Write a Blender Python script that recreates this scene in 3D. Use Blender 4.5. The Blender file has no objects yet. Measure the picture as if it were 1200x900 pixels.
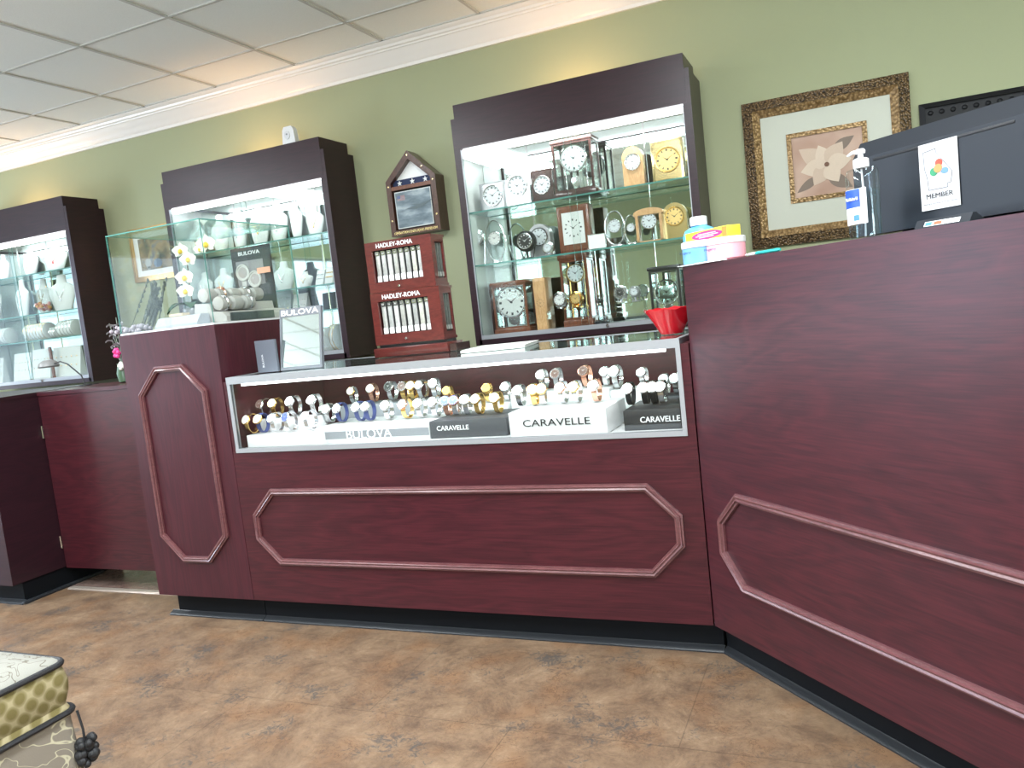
import bpy, bmesh, math, random
from mathutils import Vector, Matrix
random.seed(7)
S = bpy.context.scene
COL = S.collection
PI = math.pi

# ---------------------------------------------------------------- camera model
FPX = 924.95; YAW = -0.409596; PITCH = 0.0937; ROLL = -0.11074
CAM = Vector((0, 0, 1.12))
def cam_axes():
    cy, sy = math.cos(YAW), math.sin(YAW); cp, sp = math.cos(PITCH), math.sin(PITCH)
    f = Vector((sy*cp, cy*cp, -sp)); r = Vector((cy, -sy, 0)); u = r.cross(f)
    cr, sr = math.cos(ROLL), math.sin(ROLL)
    return cr*r+sr*u, -sr*r+cr*u, f
CR, CU, CF = cam_axes()
def at(u, v, X=None, Y=None, Z=None):
    """point of the room seen at a photo pixel on a known plane"""
    d = (u-600)/FPX*CR-(v-450)/FPX*CU+CF
    if Y is not None: t = Y/d.y
    elif Z is not None: t = (Z-CAM.z)/d.z
    else: t = X/d.x
    return CAM+d*t
def Xat(u, Y, Z):
    """x of the point on the line (Y, Z) that shows at pixel column u"""
    k = (u-600)/FPX; A = CR-k*CF; q = Vector((0, Y, Z))-CAM
    return -(A.y*q.y+A.z*q.z)/A.x
cam = bpy.data.cameras.new('camera'); cam.sensor_width = 36; cam.lens = FPX/1200*36
cam.clip_start = .05
co = bpy.data.objects.new('camera', cam); COL.objects.link(co)
co.matrix_world = Matrix(((CR.x, CU.x, -CF.x, 0), (CR.y, CU.y, -CF.y, 0), (CR.z, CU.z, -CF.z, CAM.z), (0, 0, 0, 1)))
S.camera = co
S.view_settings.view_transform = 'Standard'; S.view_settings.look = 'None'
S.view_settings.gamma = 1; S.view_settings.use_curve_mapping = False
S.view_settings.exposure = 0.0
S.cycles.transparent_max_bounces = 40
S.cycles.max_bounces = 10
S.cycles.caustics_reflective = False; S.cycles.caustics_refractive = False
S.cycles.sample_clamp_indirect = 6
S.cycles.use_denoising = True

# ---------------------------------------------------------------- materials
def new_mat(n):
    m = bpy.data.materials.new(n); m.use_nodes = True
    return m, m.node_tree.nodes, m.node_tree.links, m.node_tree.nodes['Principled BSDF']
MC = {}
def flat(name, col, rough=.5, metal=0., coat=0., emit=None, es=0., bump=0., bscale=200., var=0., trans=0.):
    if name in MC: return MC[name]
    m, N, L, b = new_mat(name)
    b.inputs['Base Color'].default_value = (*col, 1); b.inputs['Roughness'].default_value = rough
    b.inputs['Metallic'].default_value = metal; b.inputs['Coat Weight'].default_value = coat
    b.inputs['Transmission Weight'].default_value = trans
    if emit: b.inputs['Emission Color'].default_value = (*emit, 1); b.inputs['Emission Strength'].default_value = es
    tc = N.new('ShaderNodeTexCoord'); nz = N.new('ShaderNodeTexNoise'); nz.inputs['Scale'].default_value = bscale
    L.new(tc.outputs['Object'], nz.inputs['Vector'])
    v = var if var else .06
    mx = N.new('ShaderNodeMixRGB'); mx.blend_type = 'MIX'
    mx.inputs[1].default_value = (*[c*(1-v) for c in col], 1); mx.inputs[2].default_value = (*[min(1, c*(1+v)) for c in col], 1)
    L.new(nz.outputs['Fac'], mx.inputs[0]); L.new(mx.outputs[0], b.inputs['Base Color'])
    if bump:
        bp = N.new('ShaderNodeBump'); bp.inputs['Strength'].default_value = bump; bp.inputs['Distance'].default_value = .002
        L.new(nz.outputs['Fac'], bp.inputs['Height']); L.new(bp.outputs[0], b.inputs['Normal'])
    MC[name] = m; return m
def ramp(N, stops):
    r = N.new('ShaderNodeValToRGB'); e = r.color_ramp.elements
    while len(e) < len(stops): e.new(.5)
    for k, (p_, c) in enumerate(stops): e[k].position = p_; e[k].color = (*c, 1)
    return r
SPEC = .3
def wood(name, dark, light, sc=(1, 1, 1), rough=.3, coat=.3, croug=.15, contrast=(.3, .7)):
    m, N, L, b = new_mat(name)
    tc = N.new('ShaderNodeTexCoord'); mp = N.new('ShaderNodeMapping'); mp.inputs['Scale'].default_value = sc
    L.new(tc.outputs['Object'], mp.inputs['Vector'])
    n1 = N.new('ShaderNodeTexNoise'); n1.inputs['Scale'].default_value = 1.3; n1.inputs['Detail'].default_value = 3; n1.inputs['Distortion'].default_value = .6
    L.new(mp.outputs[0], n1.inputs['Vector'])
    mul = N.new('ShaderNodeMath'); mul.operation = 'MULTIPLY'; mul.inputs[1].default_value = 9
    L.new(n1.outputs['Fac'], mul.inputs[0])
    fr = N.new('ShaderNodeMath'); fr.operation = 'PINGPONG'; fr.inputs[1].default_value = .5; L.new(mul.outputs[0], fr.inputs[0])
    mp2 = N.new('ShaderNodeMapping'); mp2.inputs['Scale'].default_value = [s*14 if s > 1.5 else s*3 for s in sc]
    L.new(tc.outputs['Object'], mp2.inputs['Vector'])
    n2 = N.new('ShaderNodeTexNoise'); n2.inputs['Scale'].default_value = 2; n2.inputs['Detail'].default_value = 6; n2.inputs['Roughness'].default_value = .7
    L.new(mp2.outputs[0], n2.inputs['Vector'])
    mix = N.new('ShaderNodeMath'); mix.operation = 'MULTIPLY_ADD'; mix.inputs[1].default_value = .45
    L.new(fr.outputs[0], mix.inputs[0]); L.new(n2.outputs['Fac'], mix.inputs[2])
    r = ramp(N, [(contrast[0], dark), (contrast[1]+.15, light)]); L.new(mix.outputs[0], r.inputs[0]); L.new(r.outputs[0], b.inputs['Base Color'])
    b.inputs['Roughness'].default_value = rough; b.inputs['Coat Weight'].default_value = coat; b.inputs['Coat Roughness'].default_value = croug; b.inputs['Specular IOR Level'].default_value = SPEC
    MC[name] = m; return m
def glassmat(name, tint, edge=False, refl=1.0):
    m, N, L, b = new_mat(name); N.remove(b); out = N['Material Output']
    t = N.new('ShaderNodeBsdfTransparent'); t.inputs[0].default_value = (*tint, 1)
    g = N.new('ShaderNodeBsdfGlossy'); g.inputs['Roughness'].default_value = .02; g.inputs[0].default_value = (.9, .95, .95, 1)
    fr = N.new('ShaderNodeFresnel'); ge = N.new('ShaderNodeNewGeometry'); io = N.new('ShaderNodeMapRange')
    io.inputs['To Min'].default_value = 1.45; io.inputs['To Max'].default_value = 1/1.45
    L.new(ge.outputs['Backfacing'], io.inputs['Value']); L.new(io.outputs[0], fr.inputs[0])  # thin sheet: no inner total reflection
    mu = N.new('ShaderNodeMath'); mu.operation = 'MULTIPLY'; mu.inputs[1].default_value = refl; L.new(fr.outputs[0], mu.inputs[0])
    mx = N.new('ShaderNodeMixShader'); L.new(mu.outputs[0], mx.inputs[0]); L.new(t.outputs[0], mx.inputs[1]); L.new(g.outputs[0], mx.inputs[2])
    L.new(mx.outputs[0], out.inputs['Surface']); MC[name] = m; return m
GL = glassmat('clear_glass', (.975, .99, .982))
GLT = glassmat('green_tint_glass', (.90, .97, .94))
PLASTIC = glassmat('clear_plastic', (.93, .95, .95), refl=.8)
EDGE = flat('glass_edge', (.09, .27, .235), .15)
MIRROR = flat('mirror', (.80, .90, .86), .03, 1)
MAHX = wood('mahogany_laminate', (.024, .0062, .0095), (.066, .0120, .0175), (1.1, 1.1, 7), .33, .12, .25)
MAHZ = wood('mahogany_laminate_upright', (.028, .006, .0105), (.060, .0108, .0175), (7, 7, .8), .36, .12, .25)
MAHD = wood('mahogany_case', (.014, .0058, .0090), (.030, .0090, .0140), (1.1, 1.1, 7), .36, .12, .25)
MAHM = wood('mahogany_moulding_sheen', (.085, .030, .034), (.15, .054, .058), (2, 2, 6), .34, .9, .26)  # paler pink than the panels: ceiling-light sheen put into the base colour
CHERRY = wood('cherry_wood', (.060, .011, .010), (.125, .022, .018), (2, 2, 9), .3, .4)
WALNUT = wood('walnut', (.09, .03, .017), (.20, .07, .035), (9, 9, 3), .3, .4)
OAK = wood('light_oak', (.45, .24, .10), (.65, .40, .20), (9, 9, 3), .35, .2)
DKWOOD = wood('dark_wood', (.025, .012, .012), (.06, .025, .02), (9, 9, 3), .25, .5)
BLACK = flat('black_rubber', (.005, .006, .008), .6); BLACK.node_tree.nodes['Principled BSDF'].inputs['Specular IOR Level'].default_value = .12
BLK2 = flat('cove_rubber', (.018, .020, .023), .35); BLK2.node_tree.nodes['Principled BSDF'].inputs['Specular IOR Level'].default_value = .35
ALU = flat('aluminium', (.34, .35, .37), .4, .4)
ALUW = flat('white_metal', (.75, .76, .8), .35)
CHROME = flat('chrome', (.8, .8, .8), .12, 1)
SILVER = flat('silver', (.75, .75, .77), .22, 1)
PEWTER = flat('pewter', (.42, .42, .44), .3, .8)
GOLD = flat('gold', (.95, .62, .22), .2, 1)
PGOLD = flat('pale_gold', (.88, .68, .34), .2, 1)
ROSE = flat('rose_gold', (.85, .45, .33), .22, 1)
BRASS = flat('brass', (.62, .42, .16), .3, .9)
WHITE = flat('white_velvet', (.62, .64, .62), .75)
WPL = flat('white_plastic', (.70, .70, .71), .35)
WPAPER = flat('white_paper', (.83, .83, .82), .6)
DIALW = flat('dial_white', (.68, .69, .67), .4)
DIALS = flat('dial_silver', (.62, .66, .68), .35)
DIALK = flat('dial_black', (.012, .012, .014), .3)
DIALB = flat('dial_blue', (.05, .09, .42), .3)
DIALG = flat('dial_gold', (.75, .52, .2), .35, .6)
DIALR = flat('dial_brown', (.12, .06, .05), .35)
INK = flat('black_ink', (.01, .01, .012), .5)
GREY = flat('grey_board', (.22, .23, .25), .6)
DGREY = flat('dark_grey_board', (.045, .048, .055), .5)
LGREY = flat('light_grey_suede', (.40, .39, .37), .8, bump=.3)
NAVY = flat('navy_leather', (.03, .045, .16), .5)
BLKL = flat('black_leather', (.008, .008, .010), .5, bump=.3, bscale=90); BLKL.node_tree.nodes['Principled BSDF'].inputs['Specular IOR Level'].default_value = .25
TUBE = flat('light_tube', (1, 1, 1), .4, emit=(.93, .97, 1), es=5)
BULB = flat('warm_bulb', (1, .8, .6), .4, emit=(1, .68, .36), es=25)
GREEN = flat('sage_wall', (.335, .355, .215), .75, bump=.15, bscale=320, var=.02)
GREENLEAF = flat('leaf', (.03, .08, .04), .4)
SAGELEAF = flat('grey_leaf', (.16, .19, .15), .6)
PETAL = flat('white_petal', (.85, .83, .76), .5)
YEL = flat('yellow', (.8, .55, .05), .5)
PINK = flat('pink', (.75, .05, .25), .5)
MAUVE = flat('mauve', (.38, .33, .38), .7)
CROWNM = flat('white_trim_paint', (.80, .77, .74), .25, var=.01)

def ceil_mat():
    m, N, L, b = new_mat('ceiling_tile')
    tc = N.new('ShaderNodeTexCoord'); nz = N.new('ShaderNodeTexNoise'); nz.inputs['Scale'].default_value = 260; nz.inputs['Detail'].default_value = 4
    L.new(tc.outputs['Object'], nz.inputs['Vector'])
    r = ramp(N, [(.35, (.80, .82, .81)), (.6, (.86, .88, .87))]); L.new(nz.outputs['Fac'], r.inputs[0]); L.new(r.outputs[0], b.inputs['Base Color'])
    b.inputs['Roughness'].default_value = .9; return m
CEIL = ceil_mat()
def floor_mat(name, cols, tile, seam, rough=.35, vs=3.0, seamfac=.3):
    m, N, L, b = new_mat(name)
    tc = N.new('ShaderNodeTexCoord')
    n1 = N.new('ShaderNodeTexNoise'); n1.inputs['Scale'].default_value = vs; n1.inputs['Detail'].default_value = 9; n1.inputs['Roughness'].default_value = .8; n1.inputs['Distortion'].default_value = .35
    L.new(tc.outputs['Object'], n1.inputs['Vector'])
    r = ramp(N, [(.30, cols[0]), (.45, cols[1]), (.58, cols[2]), (.72, cols[3])]); L.new(n1.outputs['Fac'], r.inputs[0])
    # dark slate patches: broad areas broken up by fine veining
    mp = N.new('ShaderNodeMapping'); mp.inputs['Location'].default_value = (7.3, 2.1, 0); L.new(tc.outputs['Object'], mp.inputs['Vector'])
    n2 = N.new('ShaderNodeTexNoise'); n2.inputs['Scale'].default_value = vs*.9; n2.inputs['Detail'].default_value = 4; L.new(mp.outputs[0], n2.inputs['Vector'])
    nf = N.new('ShaderNodeTexNoise'); nf.inputs['Scale'].default_value = vs*5; nf.inputs['Detail'].default_value = 8; nf.inputs['Roughness'].default_value = .75; nf.inputs['Distortion'].default_value = 2.2; L.new(mp.outputs[0], nf.inputs['Vector'])
    ad = N.new('ShaderNodeMath'); ad.operation = 'ADD'; L.new(n2.outputs['Fac'], ad.inputs[0]); L.new(nf.outputs['Fac'], ad.inputs[1])
    r2 = ramp(N, [(.545, (0, 0, 0)), (.60, (1, 1, 1))]); hv = N.new('ShaderNodeMath'); hv.operation = 'MULTIPLY'; hv.inputs[1].default_value = .5; L.new(ad.outputs[0], hv.inputs[0]); L.new(hv.outputs[0], r2.inputs[0])
    m1 = N.new('ShaderNodeMixRGB'); m1.inputs[2].default_value = (*cols[4], 1)
    ms = N.new('ShaderNodeMath'); ms.operation = 'MULTIPLY'; ms.inputs[1].default_value = .75; L.new(r2.outputs[0], ms.inputs[0])
    L.new(ms.outputs[0], m1.inputs[0]); L.new(r.outputs[0], m1.inputs[1])
    # rusty patches
    n3 = N.new('ShaderNodeTexNoise'); n3.inputs['Scale'].default_value = vs*1.1; n3.inputs['Detail'].default_value = 6
    mp3 = N.new('ShaderNodeMapping'); mp3.inputs['Location'].default_value = (-3, 8, 0); L.new(tc.outputs['Object'], mp3.inputs['Vector']); L.new(mp3.outputs[0], n3.inputs['Vector'])
    r3 = ramp(N, [(.5, (0, 0, 0)), (.7, (.6, .6, .6))]); L.new(n3.outputs['Fac'], r3.inputs[0])
    m3 = N.new('ShaderNodeMixRGB'); m3.inputs[2].default_value = (*cols[5], 1); L.new(r3.outputs[0], m3.inputs[0]); L.new(m1.outputs[0], m3.inputs[1])
    nv = N.new('ShaderNodeTexNoise'); nv.inputs['Scale'].default_value = vs*2.2; nv.inputs['Detail'].default_value = 9; nv.inputs['Roughness'].default_value = .7; nv.inputs['Distortion'].default_value = 1.4; L.new(mp3.outputs[0], nv.inputs['Vector'])
    rv = ramp(N, [(.484, (1, 1, 1)), (.497, (.32, .28, .26)), (.503, (.32, .28, .26)), (.516, (1, 1, 1))]); L.new(nv.outputs['Fac'], rv.inputs[0])
    vm = N.new('ShaderNodeMixRGB'); vm.blend_type = 'MULTIPLY'; L.new(r3.outputs[0], vm.inputs[0]); vk = N.new('ShaderNodeMath'); vk.operation = 'ADD'; vk.inputs[1].default_value = .25; L.new(r3.outputs[0], vk.inputs[0]); L.new(vk.outputs[0], vm.inputs[0])
    L.new(m3.outputs[0], vm.inputs[1]); L.new(rv.outputs[0], vm.inputs[2]); m3 = vm
    br = N.new('ShaderNodeTexBrick'); br.inputs['Scale'].default_value = 1; br.inputs['Brick Width'].default_value = tile[0]; br.inputs['Row Height'].default_value = tile[1]
    br.inputs['Mortar Size'].default_value = seam; br.offset = tile[2]; br.inputs['Mortar Smooth'].default_value = .2
    br.inputs['Color1'].default_value = (1, 1, 1, 1); br.inputs['Color2'].default_value = (.93, .93, .93, 1); br.inputs['Mortar'].default_value = (1-seamfac,)*3+(1,)
    L.new(tc.outputs['Object'], br.inputs['Vector'])
    mm = N.new('ShaderNodeMixRGB'); mm.blend_type = 'MULTIPLY'; mm.inputs[0].default_value = 1
    L.new(m3.outputs[0], mm.inputs[1]); L.new(br.outputs[0], mm.inputs[2]); L.new(mm.outputs[0], b.inputs['Base Color'])
    bp = N.new('ShaderNodeBump'); bp.inputs['Strength'].default_value = .25; bp.inputs['Distance'].default_value = .004; L.new(n1.outputs['Fac'], bp.inputs['Height']); L.new(bp.outputs[0], b.inputs['Normal'])
    b.inputs['Roughness'].default_value = rough
    return m
FLOOR = floor_mat('slate_vinyl', [(.070, .043, .029), (.145, .092, .057), (.212, .140, .086), (.31, .222, .145), (.055, .056, .055), (.20, .105, .052)], (.91, .457, .5), .0018, .42, 6.0)
FLOOR2 = floor_mat('grey_wood_vinyl', [(.10, .06, .05), (.15, .10, .085), (.19, .13, .11), (.24, .17, .15), (.09, .07, .06), (.17, .09, .07)], (.9, .15, .5), .003, .25, 4)

# ---------------------------------------------------------------- mesh builder
class MB:
    def __init__(s): s.v = []; s.f = []; s.mi = []; s.M = Matrix()
    def add(s, vs, fs, mi=0):
        n = len(s.v); s.v += [s.M @ Vector(p) for p in vs]
        s.f += [[i+n for i in f] for f in fs]; s.mi += [mi]*len(fs); return s
    def box(s, x0, x1, y0, y1, z0, z1, mi=0, bev=0.):
        if bev > 0:
            bm = bmesh.new(); bmesh.ops.create_cube(bm, size=1)
            for v in bm.verts: v.co = Vector(((x0+x1)/2+v.co.x*(x1-x0), (y0+y1)/2+v.co.y*(y1-y0), (z0+z1)/2+v.co.z*(z1-z0)))
            bmesh.ops.bevel(bm, geom=list(bm.edges), offset=bev, segments=2, profile=.5, affect='EDGES')
            bm.verts.index_update()
            s.add([v.co.copy() for v in bm.verts], [[v.index for v in f.verts] for f in bm.faces], mi); bm.free(); return s
        return s.add([(x0, y0, z0), (x1, y0, z0), (x1, y1, z0), (x0, y1, z0), (x0, y0, z1), (x1, y0, z1), (x1, y1, z1), (x0, y1, z1)],
                     [(0, 3, 2, 1), (4, 5, 6, 7), (0, 1, 5, 4), (1, 2, 6, 5), (2, 3, 7, 6), (3, 0, 4, 7)], mi)
    def prism(s, pts, z0, z1, mi=0, ax='z'):
        """closed outline pts swept along an axis: z: (x,y); y: (x,z) swept in y; x: (y,z) swept in x"""
        n = len(pts)
        g = {'z': lambda a, b, c: (a, b, c), 'y': lambda a, b, c: (a, c, b), 'x': lambda a, b, c: (c, a, b)}[ax]
        vs = [g(a, b, z0) for a, b in pts]+[g(a, b, z1) for a, b in pts]
        return s.add(vs, [list(range(n))[::-1], list(range(n, 2*n))]+[(i, (i+1) % n, n+(i+1) % n, n+i) for i in range(n)], mi)
    def ringprism(s, outer, inner, y0, y1, mi=0):
        n = len(outer); vs = [(a, y0, b) for a, b in outer]+[(a, y0, b) for a, b in inner]+[(a, y1, b) for a, b in outer]+[(a, y1, b) for a, b in inner]
        fs = []
        for i in range(n):
            j = (i+1) % n
            fs += [(i, j, n+j, n+i), (2*n+j, 2*n+i, 3*n+i, 3*n+j), (j, i, 2*n+i, 2*n+j), (n+i, n+j, 3*n+j, 3*n+i)]
        return s.add(vs, fs, mi)
    def lathe(s, prof, c=(0, 0, 0), n=24, ax='z', mi=0, sx=1, sy=1):
        vs = []; fs = []
        for r, z in prof:
            for k in range(n):
                a = 2*PI*k/n; x, y = r*math.cos(a)*sx, r*math.sin(a)*sy
                p = {'z': (x, y, z), 'y': (x, z, y), 'x': (z, x, y)}[ax]; vs.append((c[0]+p[0], c[1]+p[1], c[2]+p[2]))
        for i in range(len(prof)-1):
            for k in range(n): fs.append((i*n+k, i*n+(k+1) % n, (i+1)*n+(k+1) % n, (i+1)*n+k))
        fs.append(tuple(range(n))[::-1]); fs.append(tuple((len(prof)-1)*n+k for k in range(n)))
        return s.add(vs, fs, mi)
    def disc(s, c, r, d, n=24, mi=0, rz=None):
        """disc facing -Y, front at c.y, thickness d towards +Y"""
        rz = rz or r
        return s.prism([(c[0]+r*math.cos(2*PI*k/n), c[2]+rz*math.sin(2*PI*k/n)) for k in range(n)], c[1], c[1]+d, mi, 'y')
    def tube(s, pts, r, n=8, mi=0, closed=False):
        pts = [Vector(p) for p in pts]; m = len(pts); vs = []; fs = []
        rr = r if hasattr(r, '__len__') else [r]*m; up = None
        for i, p in enumerate(pts):
            a = pts[(i-1) % m] if (i or closed) else p; b = pts[(i+1) % m] if (i < m-1 or closed) else p
            t = (b-a).normalized() if (b-a).length else Vector((0, 0, 1))
            if up is None: up = t.orthogonal().normalized()
            up = (up-t*up.dot(t)); up = up.normalized() if up.length > 1e-6 else t.orthogonal().normalized()
            w = t.cross(up)
            for k in range(n): an = 2*PI*k/n; vs.append(p+(up*math.cos(an)+w*math.sin(an))*rr[i])
        for i in range(m if closed else m-1):
            for k in range(n): j = (i+1) % m; fs.append((i*n+k, i*n+(k+1) % n, j*n+(k+1) % n, j*n+k))
        if not closed: fs += [tuple(range(n))[::-1], tuple((m-1)*n+k for k in range(n))]
        return s.add(vs, fs, mi)
    def torus(s, c, R, r, n=28, m=8, mi=0, Rz=None):
        Rz = Rz or R
        return s.tube([(c[0]+R*math.cos(2*PI*k/n), c[1], c[2]+Rz*math.sin(2*PI*k/n)) for k in range(n)], r, m, mi, True)
    def ball(s, c, r, mi=0, n=12, sz=1, sy=1):
        return s.lathe([(r*math.sin(PI*k/8)+1e-4, -r*sz*math.cos(PI*k/8)) for k in range(9)], c, n, 'z', mi, 1, sy)
    def build(s, name, mats, parent=None, world=True, smooth=True, sub=0):
        off = Vector((0, 0, 0))
        if parent is not None and world:
            q = parent
            while q: off += q.location; q = q.parent
        me = bpy.data.meshes.new(name); me.from_pydata([tuple(p-off) for p in s.v], [], s.f)
        for m in (mats if isinstance(mats, (list, tuple)) else [mats]): me.materials.append(m)
        me.polygons.foreach_set('material_index', s.mi)
        bm = bmesh.new(); bm.from_mesh(me); bmesh.ops.recalc_face_normals(bm, faces=bm.faces[:]); bm.to_mesh(me); bm.free()
        if smooth: me.set_sharp_from_angle(angle=math.radians(35))
        o = bpy.data.objects.new(name, me); COL.objects.link(o)
        if parent is not None: o.parent = parent
        return o
def tag(o, label=None, cat=None, group=None, kind=None):
    if label: o['label'] = label
    if cat: o['category'] = cat
    if group: o['group'] = group
    if kind: o['kind'] = kind
    return o
def thing(name, label, cat, loc=(0, 0, 0), group=None):
    o = bpy.data.objects.new(name, None); COL.objects.link(o); o.location = loc; o.empty_display_size = .05
    return tag(o, label, cat, group)
def struct(name, mb, mat): return tag(mb.build(name, mat), kind='structure')
def pane(x0, x1, y0, y1, z0, z1):
    """glass sheet: large faces clear, thickness faces green"""
    m = MB(); m.box(x0, x1, y0, y1, z0, z1)
    d = [x1-x0, y1-y0, z1-z0]; thin = d.index(min(d))
    m.mi = [1]*6
    for k in {2: (0, 1), 1: (2, 4), 0: (3, 5)}[thin]: m.mi[k] = 0
    return m
FONT_CACHE = {}
def text_mesh(txt, mono=False):
    c = bpy.data.curves.new('t', 'FONT'); c.body = txt; c.size = 1; c.resolution_u = 3
    o = bpy.data.objects.new('t', c); COL.objects.link(o)
    bpy.context.view_layer.update()
    me = bpy.data.meshes.new_from_object(o.evaluated_get(bpy.context.evaluated_depsgraph_get()))
    vs = [v.co.copy() for v in me.vertices]; fs = [list(p.vertices) for p in me.polygons]
    bpy.data.objects.remove(o); bpy.data.curves.remove(c); bpy.data.meshes.remove(me)
    return vs, fs
def text(txt, mat, parent, o, right, up, w, h, name='lettering', bold=0., world=True):
    """lettering fitted into width w and height h from lower left corner o"""
    if txt not in FONT_CACHE: FONT_CACHE[txt] = text_mesh(txt)
    vs, fs = FONT_CACHE[txt]
    x0 = min(v.x for v in vs); x1 = max(v.x for v in vs); y0 = min(v.y for v in vs); y1 = max(v.y for v in vs)
    right = Vector(right).normalized(); up = Vector(up).normalized(); nrm = right.cross(up)
    m = MB(); o = Vector(o)
    offs = [(0, 0)] if not bold else [(0, 0), (bold, 0), (-bold, 0), (0, bold)]
    for k, (a, b) in enumerate(offs):
        m.add([o+right*((v.x-x0)/(x1-x0)*w+a)+up*((v.y-y0)/(y1-y0)*h+b)+nrm*(.0006+.0001*k) for v in vs], fs)
    ob = m.build(name, mat, parent, world, smooth=False)
    return ob

# ================================================================ ROOM
H = 2.703; WY = 4.16; FY = -4.6; LX = -8.2; RX = 2.6
struct('floor', MB().box(LX, RX, FY, 2.585, -.05, 0), FLOOR)
struct('floor_behind_counters', MB().box(LX, RX, 2.585, WY+.1, -.05, 0), FLOOR2)
struct('trim_1', MB().prism([(2.565, 0), (2.572, .006), (2.598, .006), (2.605, 0)], -3.60, -2.73, 0, 'x'), flat('threshold_metal', (.45, .38, .33), .35, .5))
struct('ceiling', MB().box(LX, RX, FY, WY+.1, H, H+.1), CEIL)
struct('wall_back', MB().box(LX-.1, RX+.1, WY, WY+.12, 0, H), GREEN)
struct('wall_right', MB().box(RX, RX+.12, FY-.12, WY, 0, H), GREEN)
m = MB(); fa, fb = .1, 2.4
m.box(LX-.1, RX+.1, FY-.12, FY, 0, .35); m.box(LX-.1, RX+.1, FY-.12, FY, 2.35, H); m.box(LX-.1, fa, FY-.12, FY, .35, 2.35); m.box(fb, RX+.1, FY-.12, FY, .35, 2.35)
struct('wall_front', m, GREEN)
m = MB()
for x0, x1, z0, z1 in ((fa, fa+.05, .35, 2.35), (fb-.05, fb, .35, 2.35), (fa, fb, .35, .4), (fa, fb, 2.3, 2.35), (1.23, 1.27, .4, 2.3)): m.box(x0, x1, FY-.10, FY-.04, z0, z1)
w = struct('window_5', m, ALU); pane(fa+.05, fb-.05, FY-.073, FY-.067, .4, 2.3).build('window_pane', [GL, EDGE], w)  # added window, out of view, put here to admit frontal fill light
# left wall: storefront with three windows
wins = [(-4.2, -2.3), (-1.9, -.3), (-.05, 1.15), (1.5, 3.0)]
m = MB(); zl, zh = .35, 2.35
m.box(LX-.15, LX, FY, WY, 0, zl); m.box(LX-.15, LX, FY, WY, zh, H)
prev = FY
for a, b in wins: m.box(LX-.15, LX, prev, a, zl, zh); prev = b
m.box(LX-.15, LX, prev, WY, zl, zh)
struct('wall_left', m, GREEN)
for i, (a, b) in enumerate(wins):
    m = MB()
    for y0, y1, z0, z1 in ((a, a+.05, zl, zh), (b-.05, b, zl, zh), (a, b, zl, zl+.05), (a, b, zh-.05, zh), ((a+b)/2-.02, (a+b)/2+.02, zl, zh)):
        m.box(LX-.12, LX-.06, y0, y1, z0, z1)
    w = struct('window_%d' % (i+1), m, ALU)
    pane(LX-.095, LX-.089, a+.05, b-.05, zl+.05, zh-.05).build('window_pane', [GL, EDGE], w)
# ceiling grid
m = MB(); g = .6096
xs = [-2.232*1.583/1.583]
gx0 = -2.2302*1.583; gy0 = 1.9394*1.583
k = -9
while gx0+k*g < RX:
    x = gx0+k*g; k += 1
    if x > LX: m.box(x-.0085, x+.0085, FY, 4.035, H-.006, H+.01)
k = -13
while gy0+k*g < 4.0:
    y = gy0+k*g; k += 1
    if y > FY: m.box(LX, RX, y-.0085, y+.0085, H-.0055, H+.01)
m.box(LX, RX, 4.02, 4.045, H-.006, H+.01)
struct('ceiling_grid', m, flat('grid_metal', (.55, .55, .53), .6))
# crown moulding on back wall: stepped profile
prof = [(WY, H-.135), (WY-.016, H-.135), (WY-.018, H-.118), (WY-.030, H-.110), (WY-.036, H-.096), (WY-.052, H-.082), (WY-.066, H-.062), (WY-.078, H-.048), (WY-.086, H-.046), (WY-.088, H-.038), (WY-.100, H-.034), (WY-.104, H-.022), (WY-.122, H-.016), (WY-.128, H-.008), (WY-.128, H), (WY, H)]
struct('trim_2', MB().prism(prof, LX, RX, 0, 'x'), CROWNM)
struct('baseboard_back', MB().box(LX, RX, WY-.012, WY, 0, .1), BLACK)

# ceiling troffers (outside the frame)
n = 0
for tx in (-6.1, -3.66, -1.22, 1.2):
    for ty in (-.75, .9):
        ix = gx0+round((tx-gx0)/g)*g; iy = gy0+round((ty-gy0)/g)*g
        t = thing('ceiling_light', 'recessed fluorescent ceiling light over the shop floor', 'ceiling light', (ix+.3, iy+.61, H), 'ceiling lights')
        f = MB(); f.ringprism([(0, 0), (1, 0), (1, 1), (0, 1)], [(0, 0), (1, 0), (1, 1), (0, 1)], 0, 1) if 0 else None
        for a in ((ix, ix+.61, iy, iy+.03), (ix, ix+.61, iy+1.19, iy+1.22), (ix, ix+.03, iy+.03, iy+1.19), (ix+.58, ix+.61, iy+.03, iy+1.19)): f.box(*a, H-.012, H)
        f.build('frame', WPL, t)
        MB().box(ix+.03, ix+.58, iy+.03, iy+1.19, H-.010, H-.002).build('diffuser', flat('troffer_diffuser', (.9, .9, .9), .5, emit=(.95, 1, .97), es=3.2), t)
        l = bpy.data.lights.new('lamp', 'AREA'); l.shape = 'RECTANGLE'; l.size = .5; l.size_y = 1.1; l.energy = 66; l.color = (.90, .96, 1)
        lo = bpy.data.objects.new('lamp', l); COL.objects.link(lo); lo.parent = t; lo.location = (0, 0, -.02)

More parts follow.
